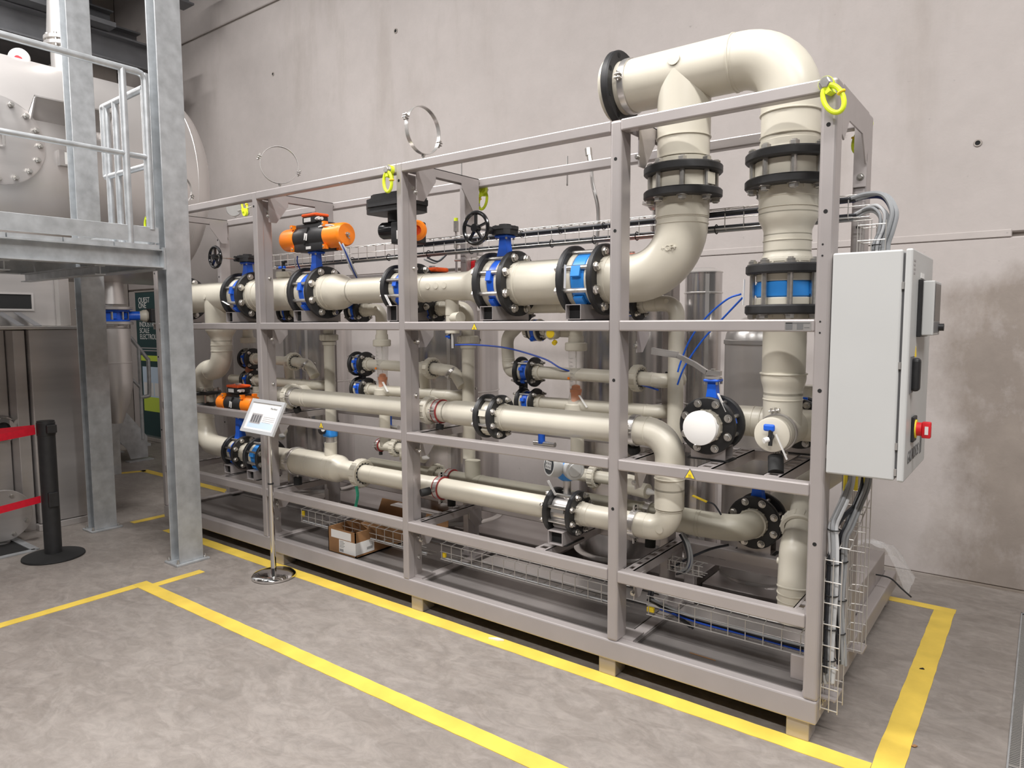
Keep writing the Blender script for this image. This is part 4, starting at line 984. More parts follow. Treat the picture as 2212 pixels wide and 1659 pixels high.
for x, z, lab in ((-2.83, .98, 'small blue valve stem above the middle sample branch'), (-1.60, .99, 'small blue valve stem behind the middle rail left of the right flow tube')):
    t = thing('blue_stem_valve', lab, 'valve', (x, .58, z-.06)); obj('stem', MB().cyl((x, .50, z-.06), (x, .50, z+.02), .020, None, 16), 'blue', t); obj('cap', MB().cyl((x, .50, z+.02), (x, .50, z+.03), .034, None, 16), 'steel', t); obj('knob', MB().cyl((x, .50, z+.03), (x, .50, z+.045), .012, None, 10), 'black', t); obj('fitting', MB().cyl((x-.05, .50, z-.06), (x+.09, .50, z-.06), .014, None, 12), 'steel', t)
pipe_clamp('pipe_clamp', 'red-lined clamp on the sample branch left of the middle post', (-2.86, YR, .80), (1, 0, 0), .035, True, .018, (0, .1, 1), ((-2.86, YR, .765), (-2.86, YR, .735), .012))
# green strap hanging from the union of the bottom row
mb = MB()
for i in range(8):
    a = i/8; mb.bar((-2.735+.012*math.sin(a*5), .13, .60-.16*a), (-2.735+.012*math.sin((a+.125)*5), .13, .60-.16*(a+.125)), .022, .002)
one('strap', mb, 'green_strap', 'green fabric strap hanging under the ribbed union', 'strap')

# ------------------------------------------------------------------ instruments on the rear side
def instrument(label, x, y, z, cap='yellow'):
    t = thing('steam_trap_set', label, 'instrument', (x, y, z))
    obj('riser_tube', MB().cyl((x, y, z), (x, y, z+.30), .008, None, 10), 'steel', t)
    obj('cross_tube', MB().cyl((x, y, z+.20), (x+.16, y, z+.16), .008, None, 10), 'steel', t)
    obj('body', MB().rbox((x+.14, y-.025, z+.11), (x+.20, y+.025, z+.20), .006), 'steel', t)
    obj('fitting', MB().cyl((x, y, z+.17), (x, y, z+.23), .015, None, 6).cyl((x+.06, y, z+.17), (x+.09, y, z+.18), .014, None, 6), 'bolt', t)
    obj('cap', MB().cyl((x, y, z+.27), (x, y, z+.335), .017, None, 14), 'bolt', t)
    obj('plug', MB().cyl((x, y, z+.335), (x, y, z+.355), .013, None, 12), 'ral_yellow' if cap == 'yellow' else 'steel', t)
    return t
instrument('steel valve set with yellow cap behind the black actuator', -2.36, .66, 1.90)
t = thing('ball_valve', 'small steel ball valve with red handle behind the header', 'valve', (-2.12, .58, 1.90))
obj('tube', MB().cyl((-2.30, .58, 1.985), (-2.06, .58, 1.975), .008, None, 10).cyl((-2.06, .58, 1.98), (-2.06, .58, 1.80), .010, None, 10), 'steel', t)
obj('body', MB().cyl((-2.17, .58, 1.98), (-2.12, .58, 1.978), .018, None, 8), 'bolt', t); obj('handle', MB().rbox((-2.155, .555, 1.90), (-2.13, .57, 1.97), .004), 'red', t)
t = thing('diaphragm_gauge', 'round steel diaphragm gauge with red tag behind the big elbow', 'gauge', (-.98, .60, 1.95))
obj('diaphragm', MB().lathe((-.98, .60, 2.16), (0, 0, 1), [(0, .02), (.02, .035), (.03, .062), (.042, .062), (.055, .04), (.07, .03)], 24), 'steel', t)
for k in range(6): obj('bolt', MB().hexh((-.98+.054*math.cos(k*PI/3), .60+.054*math.sin(k*PI/3), 2.20), (0, 0, 1), .006, .012), 'bolt', t)
obj('stem', MB().cyl((-.98, .60, 1.83), (-.98, .60, 2.17), .011, None, 10).cyl((-.98, .60, 2.06), (-.98, .60, 2.10), .018, None, 6).cyl((-.98, .60, 1.94), (-.98, .60, 1.98), .018, None, 6), 'steel', t)
obj('tag', MB().bar((-.92, .59, 2.12), (-.925, .59, 2.04), .014, .002), 'red', t)
t = thing('round_gauge', 'small round steel gauge on the rear rail at the left end', 'gauge', (-4.78, .66, 2.44))
obj('dial', MB().lathe((-4.78, .64, 2.545), (.7, -.7, 0), [(0, .06), (.012, .062), (.02, .058)], 26), 'steel', t); obj('stem', MB().cyl((-4.78, .65, 2.42), (-4.78, .65, 2.50), .008, None, 10), 'steel', t); obj('capillary', MB().cyl((-4.75, .65, 2.53), (-4.35, .66, 2.56), .005, None, 8), 'steel', t)
t = thing('braided_hose', 'steel braided hose with fitting hanging behind the frame left of the fourth post', 'hose', (-1.4, .72, 2.0))
obj('hose', MB().tube(smooth_path([(-1.42, .72, 2.46), (-1.41, .72, 2.36), (-1.375, .72, 2.22), (-1.38, .72, 2.05), (-1.40, .72, 1.93), (-1.385, .70, 1.80)]), .011, 10), 'steel', t)
obj('fitting', MB().cyl((-1.42, .72, 2.455), (-1.435, .72, 2.53), .015, None, 6).cyl((-1.435, .72, 2.515), (-1.44, .72, 2.555), .019, None, 6), 'bolt', t)
# thin rods
for p, q, lab in (((-2.31, .66, 2.40), (-2.31, .66, 2.60), 'thin steel rod standing behind the middle post lifting eye'), ((-1.55, .68, 2.36), (-1.55, .68, 2.52), 'short thin rod left of the braided hose'), ((-3.52, .66, 2.18), (-3.38, .68, 1.98), 'thin slanted rod behind the orange actuator')):
    one('thin_rod', MB().cyl(p, q, .005, None, 8), 'steel', lab, 'rod')
# strainer with slotted bracket seen above the header between orange and black actuator
t = thing('clamp_fitting', 'cream clamped pipe end on a slotted steel arm right of the orange actuator', 'fitting', (-3.0, .72, 1.9))
obj('arm', MB().rbox((-3.55, .70, 1.875), (-3.02, .74, 1.945), .004), 'frame', t); obj('bumper', MB().rbox((-3.03, .69, 1.872), (-2.965, .75, 1.95), .008), 'black', t)
for k in range(4): obj('slot', MB().cyl((-3.25+.04*k, .6985, 1.91), (-3.25+.04*k, .70, 1.91), .011, None, 12), 'white', t)
obj('pipe_end', MB().lathe((-2.95, .76, 1.905), (.75, -.66, 0), [(0, .06), (.03, .065), (.035, .072), (.055, .072), (.06, .062), (.10, .062)], 26), 'pipe', t)
obj('end_disc', MB().lathe(Vector((-2.95, .76, 1.905))+Vector((.75, -.66, 0)).normalized()*.10, (.75, -.66, 0), [(0, .055), (.006, .053)], 24), 'steel', t)

# ------------------------------------------------------------------ wire mesh cable trays
def tray(label, a, b, sec, step=.075, loc=None):
    """a..b along one axis; sec = open polyline of the cross section as offsets; long wires at the section points"""
    a, b = Vector(a), Vector(b); d = (b-a).normalized(); L = (b-a).length
    t = thing('cable_tray', label, 'cable tray', a)
    sec = [Vector(s) for s in sec]
    for s in sec: obj('long_wire', MB().cyl(a+s, b+s, .0022, None, 6), 'wire', t)
    h0 = obj('cross_wire', MB().tube([a+d*.01+s*1.0+Vector((0, 0, 0)) for s in sec], .0024, 6), 'wire', t)
    n = int((L-.02)/step)
    for i in range(1, n+1): dup(h0, d*step*i)
    return t
C_SEC = [(0, .085, .10), (0, .045, .10), (0, .0, .095), (0, 0, .05), (0, 0, .005), (0, .045, 0), (0, .085, 0)]
tray('wire mesh cable tray on the deck between second and middle post', (-3.40, .20, .245), (-2.21, .20, .245), C_SEC)
tray('wire mesh cable tray on the deck between middle and fourth post', (-2.10, .20, .245), (-.91, .20, .245), C_SEC)
tray('wire mesh cable tray with blue cables on the deck beside the end post', (-.80, .20, .245), (-.075, .20, .245), C_SEC)
T_SEC = [(0, .07, .10), (0, .03, .10), (0, .0, .095), (0, 0, .05), (0, 0, .005), (0, .03, 0), (0, .07, 0)]
tray('long wire mesh cable tray high behind the upper header', (-4.05, .435, 2.012), (.035, .435, 2.012), T_SEC, .085)
U1 = [(.06, 0, 0), (.03, 0, 0), (.0, .0, 0), (.0, .04, 0), (.0, .075, 0), (.03, .085, 0), (.06, .085, 0)]
tray('upright wire mesh tray at the front edge of the right end', (.004, .035, .135), (.004, .035, .73), U1, .082)
tray('upright wire mesh tray behind the cable bundle under the cabinet', (.004, .45, .21), (.004, .45, 1.02), U1, .085)
tray('short upright wire tray leading into the cabinet top', (.008, .36, 1.845), (.008, .36, 1.99), [(.10, 0, 0), (.05, 0, 0), (0, 0, 0), (0, .05, 0), (0, .10, 0), (.05, .10, 0), (.10, .10, 0)], .06)
tray('slanted wire tray under the control cabinet', (.012, .06, .76), (.012, .40, .88), [(.07, 0, 0), (.035, 0, 0), (0, 0, 0), (0, 0, .05), (0, 0, .10)], .06)
tray('short wire tray on the lower slotted beam right of the fourth post', (-.80, .42, .40), (-.62, .42, .40), [(0, .06, .05), (0, 0, .05), (0, 0, .025), (0, 0, 0), (0, .03, 0), (0, .06, 0)], .03)

# ------------------------------------------------------------------ cables
def cable(label, pts, r, m, name='cable', cat='cable', ties=0):
    pts = smooth_path(pts, 6)
    xs = MB().tube(pts, r, 8)
    return one(name, xs, m, label, cat)
def bundle(label, pts, n, r, m, spread=.014, cat='cable bundle', ties=()):
    """several cables lying side by side, held by ties"""
    t = thing('cable_bundle', label, cat, pts[0]); P_ = [Vector(p) for p in pts]
    for i in range(n):
        a = 2*PI*i/n; off = Vector((math.cos(a)*spread, math.sin(a)*spread*.8, math.sin(a*1.7)*spread*.8)) if n > 1 else Vector((0, 0, 0))
        mm = m[i % len(m)] if isinstance(m, (list, tuple)) else m
        obj('cable', MB().tube(smooth_path([p+off for p in P_], 6), r, 8), mm, t)
    for p, ax in ties: obj('cable_tie', MB().torus(p, ax, spread+r*1.3, .0025, 16, 6), 'rubber', t)
    return t
bundle('dark blue and black cable pair along the top of the rear tray', [(-2.55, .44, 2.075), (-2.0, .445, 2.08), (-1.2, .445, 2.082), (-.5, .445, 2.084), (-.02, .445, 2.09)], 3, .008, ('cable_dark', 'cable_navy', 'cable_dark'), .008,
       ties=[((x, .443, 2.082), (1, 0, 0)) for x in (-1.95, -1.69, -1.44, -1.18)])
bundle('grey cable bundle along the bottom of the rear tray', [(-3.95, .455, 2.018), (-3.0, .455, 2.018), (-2.0, .455, 2.02), (-1.0, .455, 2.02), (-.02, .455, 2.022)], 5, .0055, ('cable_grey', 'cable_white', 'cable_grey', 'cable_white', 'cable_dark'), .013,
       ties=[((x, .453, 2.02), (1, 0, 0)) for x in (-3.1, -2.75, -2.4, -2.06, -1.78, -1.5, -1.24, -1.0, -.6)])
bundle('thick grey cables arching from the rear tray down into the cabinet', [(-.03, .445, 2.09), (.03, .44, 2.10), (.09, .42, 2.085), (.125, .40, 2.02), (.115, .40, 1.95), (.10, .41, 1.90), (.10, .41, 1.845)], 3, .009, ('cable_grey', 'cable_navy', 'cable_grey'), .010)
bundle('lower grey cables arching from the rear tray into the cabinet', [(-.03, .46, 2.022), (.02, .45, 2.045), (.06, .43, 2.045), (.088, .42, 2.01), (.085, .42, 1.95), (.068, .42, 1.90), (.065, .42, 1.845)], 5, .0065, ('cable_white', 'cable_grey'), .014,
       ties=[((.072, .42, 1.90), (0, 0, 1))])
bundle('black and grey cables lying in the deck tray beside the end post', [(-.80, .225, .315), (-.60, .215, .285), (-.35, .21, .285), (-.08, .21, .285)], 4, .006, ('cable_dark', 'cable_white', 'cable_dark', 'cable_grey'), .009)
cable('blue cable lying in the deck tray beside the end post', [(-.74, .215, .285), (-.55, .205, .272), (-.3, .207, .272), (-.08, .207, .268)], .005, 'cable_blue')
cable('grey conduit along the bottom of the deck tray between middle and fourth post', [(-2.09, .212, .256), (-1.5, .212, .256), (-.92, .212, .256)], .006, 'cable_white')
cable('grey conduit along the bottom of the deck tray between second and middle post', [(-3.39, .212, .256), (-2.8, .212, .256), (-2.22, .212, .256)], .006, 'cable_white')
bundle('dark cable coil hanging at the fourth post above the deck tray', [(-.83, .25, .42), (-.80, .22, .40), (-.785, .215, .36), (-.79, .22, .325), (-.76, .225, .30), (-.66, .22, .27), (-.60, .25, .22)], 3, .007, ('cable_dark', 'cable_grey'), .008)
bundle('blue and black cable loop hanging below the bottom row elbow', [(-.72, .40, .60), (-.69, .40, .55), (-.68, .41, .48), (-.70, .42, .42), (-.75, .44, .385)], 4, .006, ('cable_grey', 'cable_blue', 'cable_dark', 'cable_grey'), .010)
cable('black cable slanting from the lower elbow to the loop', [(-.52, .48, .56), (-.60, .46, .53), (-.70, .44, .47), (-.78, .43, .41)], .006, 'cable_dark')
bundle('grey cable bundle climbing the front upright tray to the cabinet', [(.030, .068, .30), (.027, .066, .24), (.022, .064, .28), (.025, .062, .45), (.030, .060, .60), (.028, .060, .75), (.022, .062, .84), (.032, .08, .885), (.045, .11, .93), (.055, .14, .985), (.058, .15, 1.04)], 4, .008, ('cable_white', 'cable_grey', 'cable_white', 'cable_grey'), .011,
       ties=[((.026, .062, z), (0, 0, 1)) for z in (.33, .45, .58, .70, .83)])
bundle('grey and blue cable bundle behind the front one below the cabinet', [(.055, .13, .29), (.050, .125, .38), (.040, .115, .52), (.045, .115, .68), (.045, .12, .78), (.06, .14, .83), (.078, .18, .90), (.095, .22, .97), (.10, .235, 1.045)], 5, .007, ('cable_grey', 'cable_blue', 'cable_white', 'cable_dark', 'cable_grey'), .013,
       ties=[((.044, .115, z), (0, 0, 1)) for z in (.42, .55, .70)])
cable('black cable running up inside the upright tray', [(.016, .05, .28), (.014, .055, .5), (.016, .06, .72), (.03, .08, .84), (.07, .17, .90)], .009, 'cable_dark')
one('grey_trunking', MB().rbox((.006, .115, .45), (.05, .16, .62), .004), 'grey_plastic', 'dark grey trunking piece behind the front upright tray', 'trunking')
for i, (x, y) in enumerate(((.045, .13), (.056, .15), (.075, .16), (.095, .22), (.105, .24))):
    t = MB().rbox((x-.007, y-.004, .965-.012*(i % 2)), (x+.007, y+.004, 1.05), .002, 1).b2((x-.004, y-.0055, .985), (x-.001, y-.004, 1.03))
    one('cable_label', t, 'switch_yellow', ('first yellow cable label hanging under the cabinet', 'second yellow cable label under the cabinet from the left', 'middle yellow cable label under the cabinet', 'fourth yellow cable label under the cabinet', 'last yellow cable label under the cabinet towards the wall')[i], 'cable label', 'yellow cable labels under the cabinet')
# blue air hoses
cable('blue air hose arching from the ring valve down to the lever valve', [(-.40, .22, 1.715), (-.47, .25, 1.695), (-.58, .30, 1.62), (-.67, .34, 1.52), (-.72, .36, 1.42), (-.735, .36, 1.37)], .0042, 'blue', 'air_hose', 'hose')
cable('second blue air hose arching lower behind the lever valve', [(-.40, .24, 1.70), (-.50, .30, 1.62), (-.61, .34, 1.52), (-.70, .36, 1.40), (-.74, .37, 1.31)], .0042, 'blue', 'air_hose', 'hose')
cable('long blue air hose crossing behind the header valve to the right flow tube', [(-2.03, .27, 1.478), (-1.9, .29, 1.480), (-1.7, .32, 1.465), (-1.5, .38, 1.41), (-1.40, .40, 1.36), (-1.30, .48, 1.325), (-1.15, .47, 1.302), (-1.0, .44, 1.30), (-.86, .42, 1.275)], .0045, 'cable_blue', 'air_hose', 'hose')
bundle('thin grey and blue air hoses hanging from the orange actuator', [(-2.93, .22, 2.10), (-2.91, .24, 2.04), (-2.93, .30, 1.96), (-2.98, .38, 1.90)], 3, .0045, ('cable_white', 'cable_blue', 'cable_white'), .014)
bundle('thin hoses hanging left below the orange actuator', [(-3.50, .30, 2.06), (-3.53, .32, 2.02), (-3.54, .36, 1.95), (-3.57, .40, 1.90)], 2, .0045, ('cable_blue', 'cable_white'), .014)
bundle('white air hoses curving from the actuator switch box', [(-3.14, .22, 2.225), (-3.05, .22, 2.225), (-2.98, .24, 2.20), (-2.95, .30, 2.14)], 2, .004, ('cable_white', 'white'), .008)
bundle('thin cables dropping from the black actuator to the rear tray', [(-2.28, .30, 1.98), (-2.25, .36, 1.96), (-2.24, .42, 2.0)], 2, .005, ('cable_dark', 'cable_grey'), .012)
cable('black and yellow sensor cable in front of the left sample branch', [(-3.20, .25, .80), (-3.15, .22, .785), (-3.10, .20, .77), (-3.09, .17, .74)], .004, 'cable_dark')
one('cable_marker', MB().bar((-.66, .38, .795), (-.59, .38, .775), .018, .004), 'yellow', 'yellow cable marker right of the bottom row elbow', 'cable label')
cable('black cable hanging from the yellow marker', [(-.59, .38, .775), (-.56, .39, .765), (-.53, .40, .72)], .004, 'cable_dark')
one('cable_marker', MB().rbox((-3.395, .20, .285), (-3.37, .215, .325), .003), 'yellow', 'yellow cable marker at the left end of the deck tray', 'cable label')
one('cable_marker', MB().rbox((-2.085, .20, .262), (-2.065, .215, .29), .003), 'yellow', 'yellow cable marker in the deck tray right of the middle post', 'cable label')
one('cable_marker', MB().rbox((-.80, .20, .262), (-.765, .215, .285), .003), 'yellow', 'yellow cable marker in the deck tray right of the fourth post', 'cable label')

# ------------------------------------------------------------------ control cabinet
CX0, CX1, CY0, CY1, CZ0, CZ1 = .006, .226, -.012, .488, 1.053, 1.840
cb = thing('control_cabinet', 'pale grey wall-box control cabinet mounted on the right end of the skid', 'cabinet', (.12, .24, CZ0))
obj('body', MB().rbox((CX0, CY0, CZ0), (CX1, CY1, CZ1), .006), 'cabinet', cb)
obj('gasket_gap', MB().b2((CX1, CY0+.012, CZ0+.012), (CX1+.008, CY1-.012, CZ1-.012)), 'grey_plastic', cb)
dr_ = obj('door', MB().rbox((CX1+.007, CY0, CZ0-.002), (CX1+.030, CY1, CZ1+.002), .006), 'cabinet', cb)
for z in (CZ0+.03, CZ0+.12, 1.45, CZ1-.12): obj('hinge_pin', MB().cyl((CX1+.003, CY0+.004, z-.012), (CX1+.003, CY0+.004, z+.012), .004, None, 8), 'steel', dr_)
FX = CX1+.030
pn = obj('operator_panel', MB().rbox((FX+.014, .13, 1.55), (FX+.050, .31, 1.74), .004), 'cabinet', cb)
obj('panel_base', MB().rbox((FX, .125, 1.545), (FX+.014, .315, 1.745), .002, 1), 'black', pn)
obj('display', MB().b2((FX+.050, .145, 1.60), (FX+.0512, .295, 1.73)), 'screen', pn)
obj('key_field', MB().b2((FX+.050, .145, 1.56), (FX+.0514, .295, 1.597)), 'grey_plastic', pn)
obj('knob', MB().cyl((FX+.050, .27, 1.578), (FX+.068, .27, 1.578), .013, None, 16), 'black', pn)
obj('name_tag', MB().b2((FX, .17, 1.752), (FX+.002, .25, 1.770)), 'white', cb)
lk = obj('door_handle', MB().rbox((FX, .035, 1.36), (FX+.028, .075, 1.475), .012, 3), 'black', cb)
obj('handle_plate', MB().b2((FX, .02, 1.355), (FX+.004, .085, 1.48)), 'grey_plastic', lk)
sw = obj('switch_plate', MB().rbox((FX, .10, 1.175), (FX+.010, .17, 1.265), .003), 'black', cb)
obj('switch_ring', MB().cyl((FX+.010, .135, 1.22), (FX+.014, .135, 1.22), .033, None, 24), 'switch_yellow', sw)
obj('switch_knob', MB().cyl((FX+.014, .135, 1.22), (FX+.030, .135, 1.22), .024, None, 22).rbox((FX+.030, .122, 1.19), (FX+.058, .148, 1.247), .004), 'red', sw)
obj('lock_slot', MB().b2((FX+.040, .1205, 1.203), (FX+.051, .1215, 1.232)), 'white', sw)
wt = obj('voltage_sign', MB().prism([(-.022, 0), (.022, 0), (0, .038)], (FX+.0006, .13, 1.475), (0, 1, 0), (0, 0, 1), (.0006, 0, 0)), 'yellow', cb)
text('lettering', 'GRUNDFOS', .062, (FX+.0008, .045, 1.105), (0, 1, .0), (0, 0, 1), 'tagtext', cb, .15, .78)
lg = MB()
for s in (0, 1):
    y = .335+s*.028
    lg.prism([(0, 0), (.012, 0), (.016, .055), (.024, .11), (.014, .11), (.005, .06)], (FX+.0006, y, 1.10), (0, 1, 0), (0, 0, 1), (.0008, 0, 0))
lg.prism([(0, 0), (.055, .05), (.055, .06), (0, .012)], (FX+.0006, .335, 1.125), (0, 1, 0), (0, 0, 1), (.0008, 0, 0))
obj('emblem', lg, 'tagtext', cb)
pr = MB()
for k in range(4): pr.b2((FX+.0004, .012, 1.80-.014*k), (FX+.001, .045-.006*(k % 2), 1.806-.014*k))
obj('small_print', pr, 'print_grey', cb)
for y in (.03, .46):
    obj('mount_bracket', MB().rbox((-.004, y-.02, CZ0+.05), (CX0+.002, y+.02, CZ0+.10), .001, 1), 'frame', cb)
one('cable_entry', MB().rbox((.03, .16, 1.02), (.20, .42, 1.051), .004), 'grey_plastic', 'grey cable entry plate under the control cabinet', 'cable entry')
# big grey-cream pipe end glimpsed below the cabinet
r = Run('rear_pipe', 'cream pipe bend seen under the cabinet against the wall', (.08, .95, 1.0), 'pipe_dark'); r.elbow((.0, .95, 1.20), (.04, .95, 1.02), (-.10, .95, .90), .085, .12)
# bubble wrap over the rear corner
mb = MB(); random.seed(3)
nu, nv = 14, 12; vs_ = []; fs_ = []
for i in range(nu):
    for j in range(nv):
        u, v = i/(nu-1), j/(nv-1)
        x = -.20+.30*u; y = 1.42+.36*v
        z = .335+.07*math.sin(3.1*u+.4)*math.cos(2*v)+random.uniform(-.012, .012)
        if x > .0: z -= (x)*1.5
        if y > 1.70: z -= (y-1.70)*.8
        vs_.append((x, y, max(z, .20 if x < .0 else .12)))
for i in range(nu-1):
    for j in range(nv-1): fs_.append((i*nv+j, i*nv+j+1, (i+1)*nv+j+1, (i+1)*nv+j))
mb.add(vs_, fs_)
one('bubble_wrap', mb, 'bubble', 'crumpled clear bubble wrap lying over the rear right corner of the base', 'bubble wrap')
one('tie_strap', MB().tube(smooth_path([(-.05, 1.40, .25), (.02, 1.40, .245), (.08, 1.36, .215), (.13, 1.33, .19)]), .004, 6), 'rubber', 'black strap end sticking out of the rear right corner of the base', 'strap')

# ------------------------------------------------------------------ galvanised platform on the left
pf = thing('steel_platform', 'galvanised steel platform with H columns and tube railing at left', 'platform', (-4.5, -.3, 0))
def hcol(x, y, z0, z1, bx=.12, by=.165, t=.010):
    return MB().rbox((x+bx/2-t, y-by/2, z0), (x+bx/2, y+by/2, z1), .002, 1).rbox((x-bx/2, y-by/2, z0), (x-bx/2+t, y+by/2, z1), .002, 1).b2((x-bx/2+t, y-.004, z0), (x+bx/2-t, y+.004, z1))
for x, y in ((-3.965, -.312), (-5.245, -.312)):
    c_ = obj('column', hcol(x, y, .014, 6.2), 'galv', pf)
    obj('base_plate', MB().rbox((x-.085, y-.115, 0), (x+.085, y+.115, .014), .002, 1), 'galv', c_)
    for sx, sy in ((-.05, -.095), (.05, -.095), (.05, .095)):
        obj('anchor_bolt', MB().hexh((x+sx*1.2, y+sy, .014), (0, 0, 1), .011, .012).cyl((x+sx*1.2, y+sy, .02), (x+sx*1.2, y+sy, .04), .006, None, 8), 'bolt', c_)
def ibeam_y(x, y0, y1, z0, z1, w_=.09, t=.008):
    return MB().b2((x-w_/2, y0, z1-t), (x+w_/2, y1, z1)).b2((x-w_/2, y0, z0), (x+w_/2, y1, z0+t)).b2((x-.003, y0, z0+t), (x+.003, y1, z1-t))
def ibeam_x(y, x0, x1, z0, z1, w_=.09, t=.008):
    return MB().b2((x0, y-w_/2, z1-t), (x1, y+w_/2, z1)).b2((x0, y-w_/2, z0), (x1, y+w_/2, z0+t)).b2((x0, y-.003, z0+t), (x1, y+.003, z1-t))
eb = obj('edge_beam', ibeam_y(-3.965, -4.0, -.40, 1.962, 2.078, .10), 'galv', pf)
obj('end_plate', MB().b2((-4.015, -.41, 1.95), (-3.90, -.398, 2.09)), 'galv', eb)
obj('edge_beam', ibeam_x(-.35, -5.19, -4.03, 1.962, 2.078, .10), 'galv', pf)
obj('edge_beam', ibeam_y(-5.245, -4.0, -.40, 1.962, 2.078, .10), 'galv', pf)
for y in (-.75, -1.25, -1.8, -2.4): obj('joist', ibeam_x(y, -5.20, -4.01, 1.905, 1.962, .06, .006), 'galv', pf)
for i in range(12):
    y = -.42-.28*i
    obj('deck_plank', MB().b2((-5.20, y-.272, 2.080), (-3.93, y, 2.105)), 'galv', pf)
obj('toe_plate', MB().rbox((-3.945, -4.0, 2.118), (-3.938, -.415, 2.216), .002, 1), 'galv', pf)
obj('toe_plate', MB().rbox((-4.90, -.425, 2.118), (-3.95, -.418, 2.216), .002, 1), 'galv', pf)
for y in (-.455, -.59, -1.7, -2.8):
    rp_ = obj('railing_post', MB().cyl((-3.95, y, 2.10 if y < -.5 else 2.2), (-3.95, y, 3.16), .021, None, 16), 'galv', pf)
for x in (-4.49, -4.36, -3.965): obj('railing_post', MB().cyl((x, -.455, 2.11), (x, -.455, 3.06), .021, None, 16), 'galv', pf)
obj('handrail', MB().tube([(-3.95, -4, 3.16)]+[(-3.95, -.50+.045*math.sin(a), 3.115+.045*math.cos(a)) for a in (0, .5, 1.0, 1.57)]+[(-3.95, -.455, 2.65)], .021, 14), 'galv', pf)
obj('knee_rail', MB().cyl((-3.95, -4, 2.647), (-3.95, -.455, 2.647), .017, None, 14), 'galv', pf)
obj('handrail', MB().tube([(-4.54, -.455, 3.06), (-3.97, -.455, 3.075)], .021, 14), 'galv', pf)
obj('knee_rail', MB().tube([(-4.54, -.455, 2.60), (-3.97, -.455, 2.60)], .019, 14), 'galv', pf)
obj('railing_loop', MB().cyl((-4.545, -.455, 2.60), (-4.545, -.455, 3.06), .019, None, 14), 'galv', pf)

# ------------------------------------------------------------------ stainless pressure vessel above
vx, vz, vr = -6.75, 2.955, .95
v = thing('pressure_vessel', 'huge horizontal stainless steel vessel behind the platform railing', 'vessel', (vx, -1.5, vz-vr))
obj('shell', MB().cyl((vx, -4.2, vz), (vx, .92, vz), vr, None, 72), 'vessel', v)
obj('dished_end', MB().dome((vx, .92, vz), (0, 1, 0), vr, .36, 72, 9), 'vessel', v)
obj('weld_seam', MB().lathe((vx, .915, vz), (0, 1, 0), [(0, vr), (.003, vr+.003), (.009, vr+.003), (.012, vr)], 72), 'vessel', v)
mh = obj('manhole_cover', MB().lathe((vx+vr-.10, -.70, 3.0), (1, 0, 0), [(0, .24), (.07, .24), (.0701, .33), (.10, .335), (.13, .335), (.135, .32)], 48), 'plate_steel', v)
b0 = None
for i in range(16):
    a = 2*PI*i/16; off = Vector((0, .295*math.cos(a), .295*math.sin(a)))
    if b0 is None: b0 = obj('bolt', MB().hexh(Vector((vx+vr+.036, -.70, 3.0))+off, (1, 0, 0), .022, .022).cyl(Vector((vx+vr+.05, -.70, 3.0))+off, Vector((vx+vr+.075, -.70, 3.0))+off, .012, None, 10), 'bolt', mh); o0 = off
    else: dup(b0, off-o0)
obj('handle', MB().tube([(vx+vr+.03, -.68, 3.05), (vx+vr+.08, -.66, 3.05), (vx+vr+.08, -.66, 2.95), (vx+vr+.03, -.68, 2.95)], .010, 8), 'steel', mh)
hd_ = MB().prism([(-.02, .0), (.20, .17), (.20, .15), (.02, -.10)], (-5.86, -.46, 3.19), (1, 0, 0), (0, 0, 1), (0, .01, 0)).prism([(-.02, .0), (.20, .17), (.20, .15), (.02, -.10)], (-5.86, .10, 3.19), (1, 0, 0), (0, 0, 1), (0, .01, 0)).add([(-5.88, -.46, 3.19), (-5.66, -.46, 3.36), (-5.66, .11, 3.36), (-5.88, .11, 3.19), (-5.88, -.46, 3.18), (-5.66, -.46, 3.35), (-5.66, .11, 3.35), (-5.88, .11, 3.18)], [(0,1,2,3),(7,6,5,4),(0,4,5,1),(1,5,6,2),(2,6,7,3),(3,7,4,0)])
obj('drip_hood', hd_, 'plate_steel', v)
np_ = obj('name_plate_box', MB().rbox((-5.83, -.275, 2.875), (-5.755, -.09, 3.0), .003, 1), 'plate_steel', v)
obj('name_plate', MB().b2((-5.7545, -.235, 2.89), (-5.753, -.10, 2.985)), 'paper', np_)
text('lettering', 'BUTTING', .026, (-5.7525, -.205, 2.962), (0, 1, 0), (0, 0, 1), 'tagtext', np_, 0, .85)
nz = obj('top_nozzle', MB().lathe((vx, .185, 3.86), (0, 0, 1), [(0, .10), (.28, .10), (.281, .15), (.31, .15), (.311, .12), (.33, .12), (.331, .15), (.36, .15), (.361, .125), (.75, .10), (1.6, .095)], 32), 'steel', v)
for i in range(8): obj('bolt', MB().cyl((vx+.128*math.cos(i*PI/4), .185+.128*math.sin(i*PI/4), 4.12), (vx+.128*math.cos(i*PI/4), .185+.128*math.sin(i*PI/4), 4.24), .014, None, 8), 'bolt', nz)
vd = obj('vent_disc', MB().lathe((-6.60, -.22, 3.90), (.75, -.65, 0), [(0, .085), (.02, .085)], 26), 'white', v)
obj('red_knob', MB().lathe((-6.575, -.235, 3.885), (.75, -.65, 0), [(0, .03), (.03, .026)], 14), 'red', vd)
